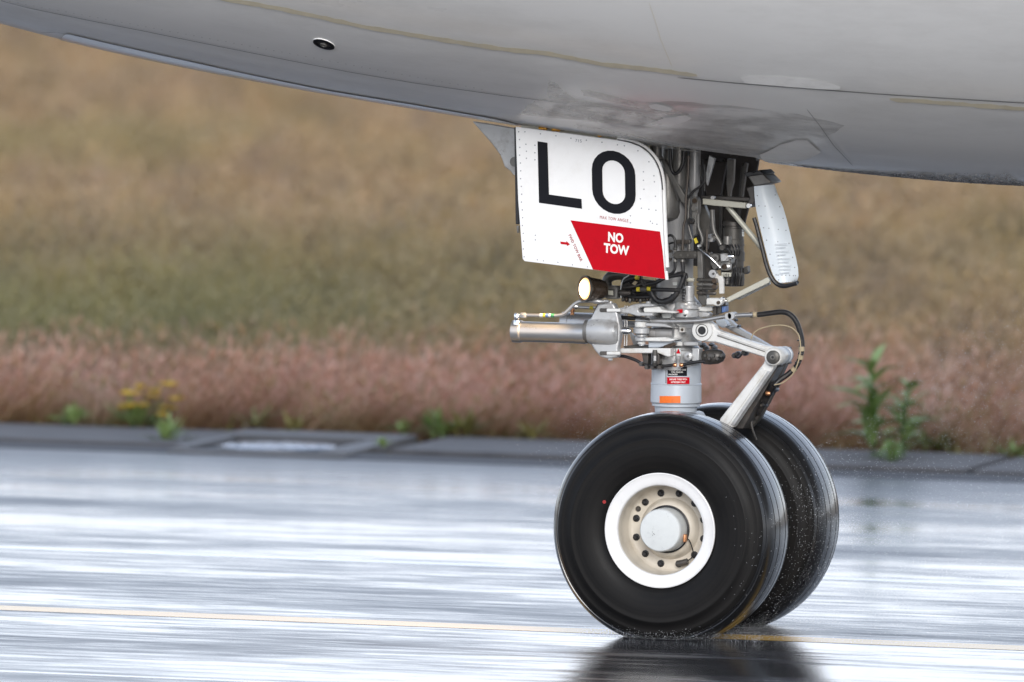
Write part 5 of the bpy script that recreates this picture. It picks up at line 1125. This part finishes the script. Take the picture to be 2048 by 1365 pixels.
def leaf_geo(b, base, direction, length, width, droop=0.3):
    base = Vector(base); d = Vector(direction).normalized(); side = d.cross(Vector((0, 0, 1))); side = side.normalized() if side.length > 1e-3 else Vector((1, 0, 0)); up = side.cross(d)
    vs = []
    for k in range(6):
        s_ = k / 5; w = width * math.sin(math.pi * (0.08 + 0.92 * s_) ** 0.8) * 0.5 if k < 5 else 0.0005
        c = base + d * length * s_ - Vector((0, 0, 1)) * droop * length * s_ * s_
        vs += [c - side * w + up * w * 0.35, c, c + side * w + up * w * 0.35]
    fs = []
    for k in range(5):
        o = 3 * k; fs += [(o, o + 1, o + 4, o + 3), (o + 1, o + 2, o + 5, o + 4)]
    b.add(vs, fs)
lb = B(); leaf_geo(lb, (0, 0, 0), (1, 0, 0.25), 1.0, 0.24, 0.45); leaf_proto = lb.build("leaf", M['leaf'], recalc=False, angle=180); LEAF_ME = leaf_proto.data; bpy.data.objects.remove(leaf_proto)
def ground_z(x, y): return -0.03 if y < 13.0 else field_z(x, y)
def leafy_plant(pxx, top, y, label, lean=0.0, n=26, spread=0.20):
    base = P(pxx, 930, y); base.z = 0.03
    h = P(pxx, top, y).z - base.z
    t_ = empty("weed", base, label=label, cat="weed", group="tall leafy weeds by the kerb")
    B().tube([(0, 0, 0), (lean * h * 0.4, 0, h * 0.5), (lean * h, 0.0, h)], 0.006, 6, 4).build("stem", M['stem'], t_)
    for i in range(n):
        f = 0.10 + 0.9 * i / n; a = i * 2.4 + random.uniform(-0.4, 0.4); o = bpy.data.objects.new("leaf", LEAF_ME); COL.objects.link(o); o.parent = t_
        L_ = spread * (1.15 - 0.45 * f) * random.uniform(0.7, 1.2)
        o.location = (lean * h * f, 0, h * f); o.rotation_euler = (random.uniform(-0.3, 0.3), random.uniform(-0.95, -0.1), a); o.scale = (L_, L_ * 1.1, L_)
    return t_
leafy_plant(1745, 728, 12.3, "taller leafy green weed right of the far wheel", -0.02, 34, 0.28)
leafy_plant(1805, 768, 12.35, "shorter leafy green weed growing against the taller one", 0.05, 28, 0.24)
def low_weed(pxx, pyy, w, h, n, label, m='leaf', y=None):
    g_ = G(pxx, pyy, 0.03) if y is None else P(pxx, pyy, y)
    b = B()
    for i in range(n):
        a = random.uniform(0, 6.283); el = random.uniform(0.15, 1.25); r_ = random.uniform(0, 0.35) * w
        leaf_geo(b, (r_ * math.cos(a), r_ * math.sin(a), random.uniform(0, 0.3) * h), (math.cos(a) * math.cos(el), math.sin(a) * math.cos(el), math.sin(el)), random.uniform(0.6, 1.1) * h, 0.022 + 0.02 * random.random(), random.uniform(0, 0.4))
    o = b.build("low_weed", M[m], recalc=False, angle=180); o.location = g_
    o["label"] = label; o["category"] = "weed"; o["group"] = "low weeds along the kerb"
    return o
low_weed(145, 852, 0.22, 0.16, 34, "dark green low weed on the kerb, leftmost of them", y=12.97)
low_weed(335, 892, 0.14, 0.20, 30, "small green weed sprouting from the slab joint under the yellow flowers", y=11.9)
low_weed(270, 858, 0.30, 0.22, 30, "green clump at the foot of the yellow flowers", y=13.0)
low_weed(510, 860, 0.18, 0.20, 18, "pale yellow-green weed behind the drain cover", 'leafy', y=13.0)
low_weed(590, 866, 0.20, 0.14, 18, "thin olive weed behind the right end of the drain slab", 'leafy', y=13.0)
low_weed(800, 872, 0.16, 0.13, 18, "dull green weed at the end of the dark slab joint", y=13.0)
low_weed(880, 876, 0.24, 0.22, 34, "bushy green weed between the slab joint and the front tyre", y=13.0)
low_weed(925, 878, 0.26, 0.20, 30, "bright yellow-green weed beside the bushy one", 'leafy', y=13.0)
low_weed(1065, 882, 0.22, 0.15, 24, "mid green weed just left of the front tyre", 'leafy', y=13.0)
low_weed(765, 893, 0.10, 0.05, 22, "mossy green tuft in the dark slab joint", y=11.75)
low_weed(1780, 925, 0.16, 0.14, 24, "pale green tuft on the kerb under the tall leafy weeds", y=11.9)
low_weed(1870, 908, 0.26, 0.18, 26, "greyish green weed right of the tall leafy weeds", y=13.3)
low_weed(2030, 915, 0.22, 0.12, 22, "small green weed at the right end of the kerb", y=13.0)
gcv = B()
for i in range(2200):
    x = random.uniform(-16, 5); y = 12.95 + abs(random.gauss(0, 0.16))
    if math.sin(x * 2.1) + math.sin(x * 5.3 + 1) * 0.7 + random.gauss(0, 0.5) < -0.2: continue
    a = random.uniform(0, 6.283); el = random.uniform(0.1, 1.2)
    leaf_geo(gcv, (x, y, field_z(x, 15) - 0.03), (math.cos(a) * math.cos(el), math.sin(a) * math.cos(el), math.sin(el)), random.uniform(0.08, 0.22), random.uniform(0.016, 0.04), random.uniform(0, 0.5))
gcv.build("ground_cover", M['leafy'], recalc=False, angle=180, kind="stuff", label="low olive green ground cover along the edge of the concrete")
# the flowering plant: thin stems each ending in a flat yellow head
fl_base = P(300, 866, 13.05); fl_base.z = 0.0
wfl = empty("wildflower", fl_base, label="wild plant with flat yellow flower heads growing behind the kerb", cat="wildflower")
heads = [(262, 786, 20), (280, 773, 9), (310, 782, 12), (306, 793, 12), (338, 769, 17), (354, 798, 14), (270, 811, 27), (335, 816, 17), (324, 829, 10), (248, 816, 11)]
sb2 = B(); hp_ = []
for (a, b, w) in heads:
    p = P(a, b, 13.05 + random.uniform(-0.08, 0.08)) - fl_base; hp_.append((p, w))
    sb2.tube([(random.uniform(-0.03, 0.03), 0, 0), (p.x * 0.45, p.y * 0.5, p.z * 0.6), p], 0.003, 5, 3)
sb2.build("stems", M['stem'], wfl)
for p, w in hp_:
    hb = B(); R = w / 327 * 1.0
    for k in range(16):
        a = k * 2.4; r_ = R * math.sqrt((k + 0.3) / 16)
        hb.rev((r_ * math.cos(a), r_ * 0.8 * math.sin(a), random.uniform(-0.004, 0.006)), (0, 0, 1), [(-0.007, 0.003), (0.0, R * 0.30), (0.007, R * 0.24), (0.010, 0.002)], 7)
    o = hb.build("flower_head", M['flower'], wfl); o.location = p
lf = B()
for k in range(9):
    f = random.random(); a = random.uniform(0, 6.283)
    leaf_geo(lf, (random.uniform(-0.06, 0.06), random.uniform(-0.05, 0.05), 0.03 + 0.14 * f), (math.cos(a), math.sin(a), 0.6), 0.13, 0.03, 0.4)
lf.build("leaves", M['leafy'], wfl, recalc=False, angle=180)

# ------------------------------------------------------------------ spray thrown up by the wheels
sp = B()
OCT = [(1, 0, 0), (-1, 0, 0), (0, 1, 0), (0, -1, 0), (0, 0, 1), (0, 0, -1)]
OF = [(0, 2, 4), (2, 1, 4), (1, 3, 4), (3, 0, 4), (2, 0, 5), (1, 2, 5), (3, 1, 5), (0, 3, 5)]
def drop(p, r):
    k = random.uniform(0.8, 1.6); rot = Matrix.Rotation(random.uniform(-0.9, 0.2), 3, 'Y')
    sp.add([Vector(p) + rot @ Vector((v[0] * r * k, v[1] * r, v[2] * r)) for v in OCT], OF)
for i in range(13000):                       # plume behind the wheels
    d_ = abs(random.gauss(0, 1.0)); x = 0.30 + 1.15 * d_ + random.uniform(0, 0.5)
    top = 0.35 + 0.85 * x
    z = random.random() ** 1.35 * min(1.75, top); y = random.choice((-1, 1)) * TRACK / 2 * random.uniform(0.2, 1.9) + random.gauss(0, 0.12) * x
    drop((x, y, max(0.004, z)), random.uniform(0.0006, 0.0014) * (1.4 if random.random() < 0.06 else 1))
for i in range(3500):                       # dense sheet between and behind the tyres
    a = random.uniform(-1.45, 0.35); r_ = 0.50 + abs(random.gauss(0, 0.13))
    p = (r_ * math.cos(a), random.uniform(-0.15, 0.55), max(0.004, AXLE_Z + r_ * math.sin(a)))
    drop(p, random.uniform(0.0003, 0.0008))
for i in range(2200):                       # thrown forward of the tyre
    x = -0.42 - abs(random.gauss(0, 0.16)); z = 0.36 + random.random() ** 1.4 * 0.70
    drop((x + 0.25 * random.random() * (z > 0.8), random.uniform(-0.5, 0.5), z), random.uniform(0.0006, 0.0014))
for i in range(7000):                       # splash round the contact patches
    sgn = random.choice((-1, 1)); a = random.uniform(-0.36, 0.5)
    drop((a, sgn * TRACK / 2 + random.choice((-1, 1)) * random.uniform(0.10, 0.26), abs(random.gauss(0, 0.018 + 0.03 * max(0, a))) + 0.003), random.uniform(0.0004, 0.0012))
spo = sp.build("water_spray", M['spray'], recalc=False, angle=180, kind="stuff", label="fine drops of water thrown up by the nose wheels")
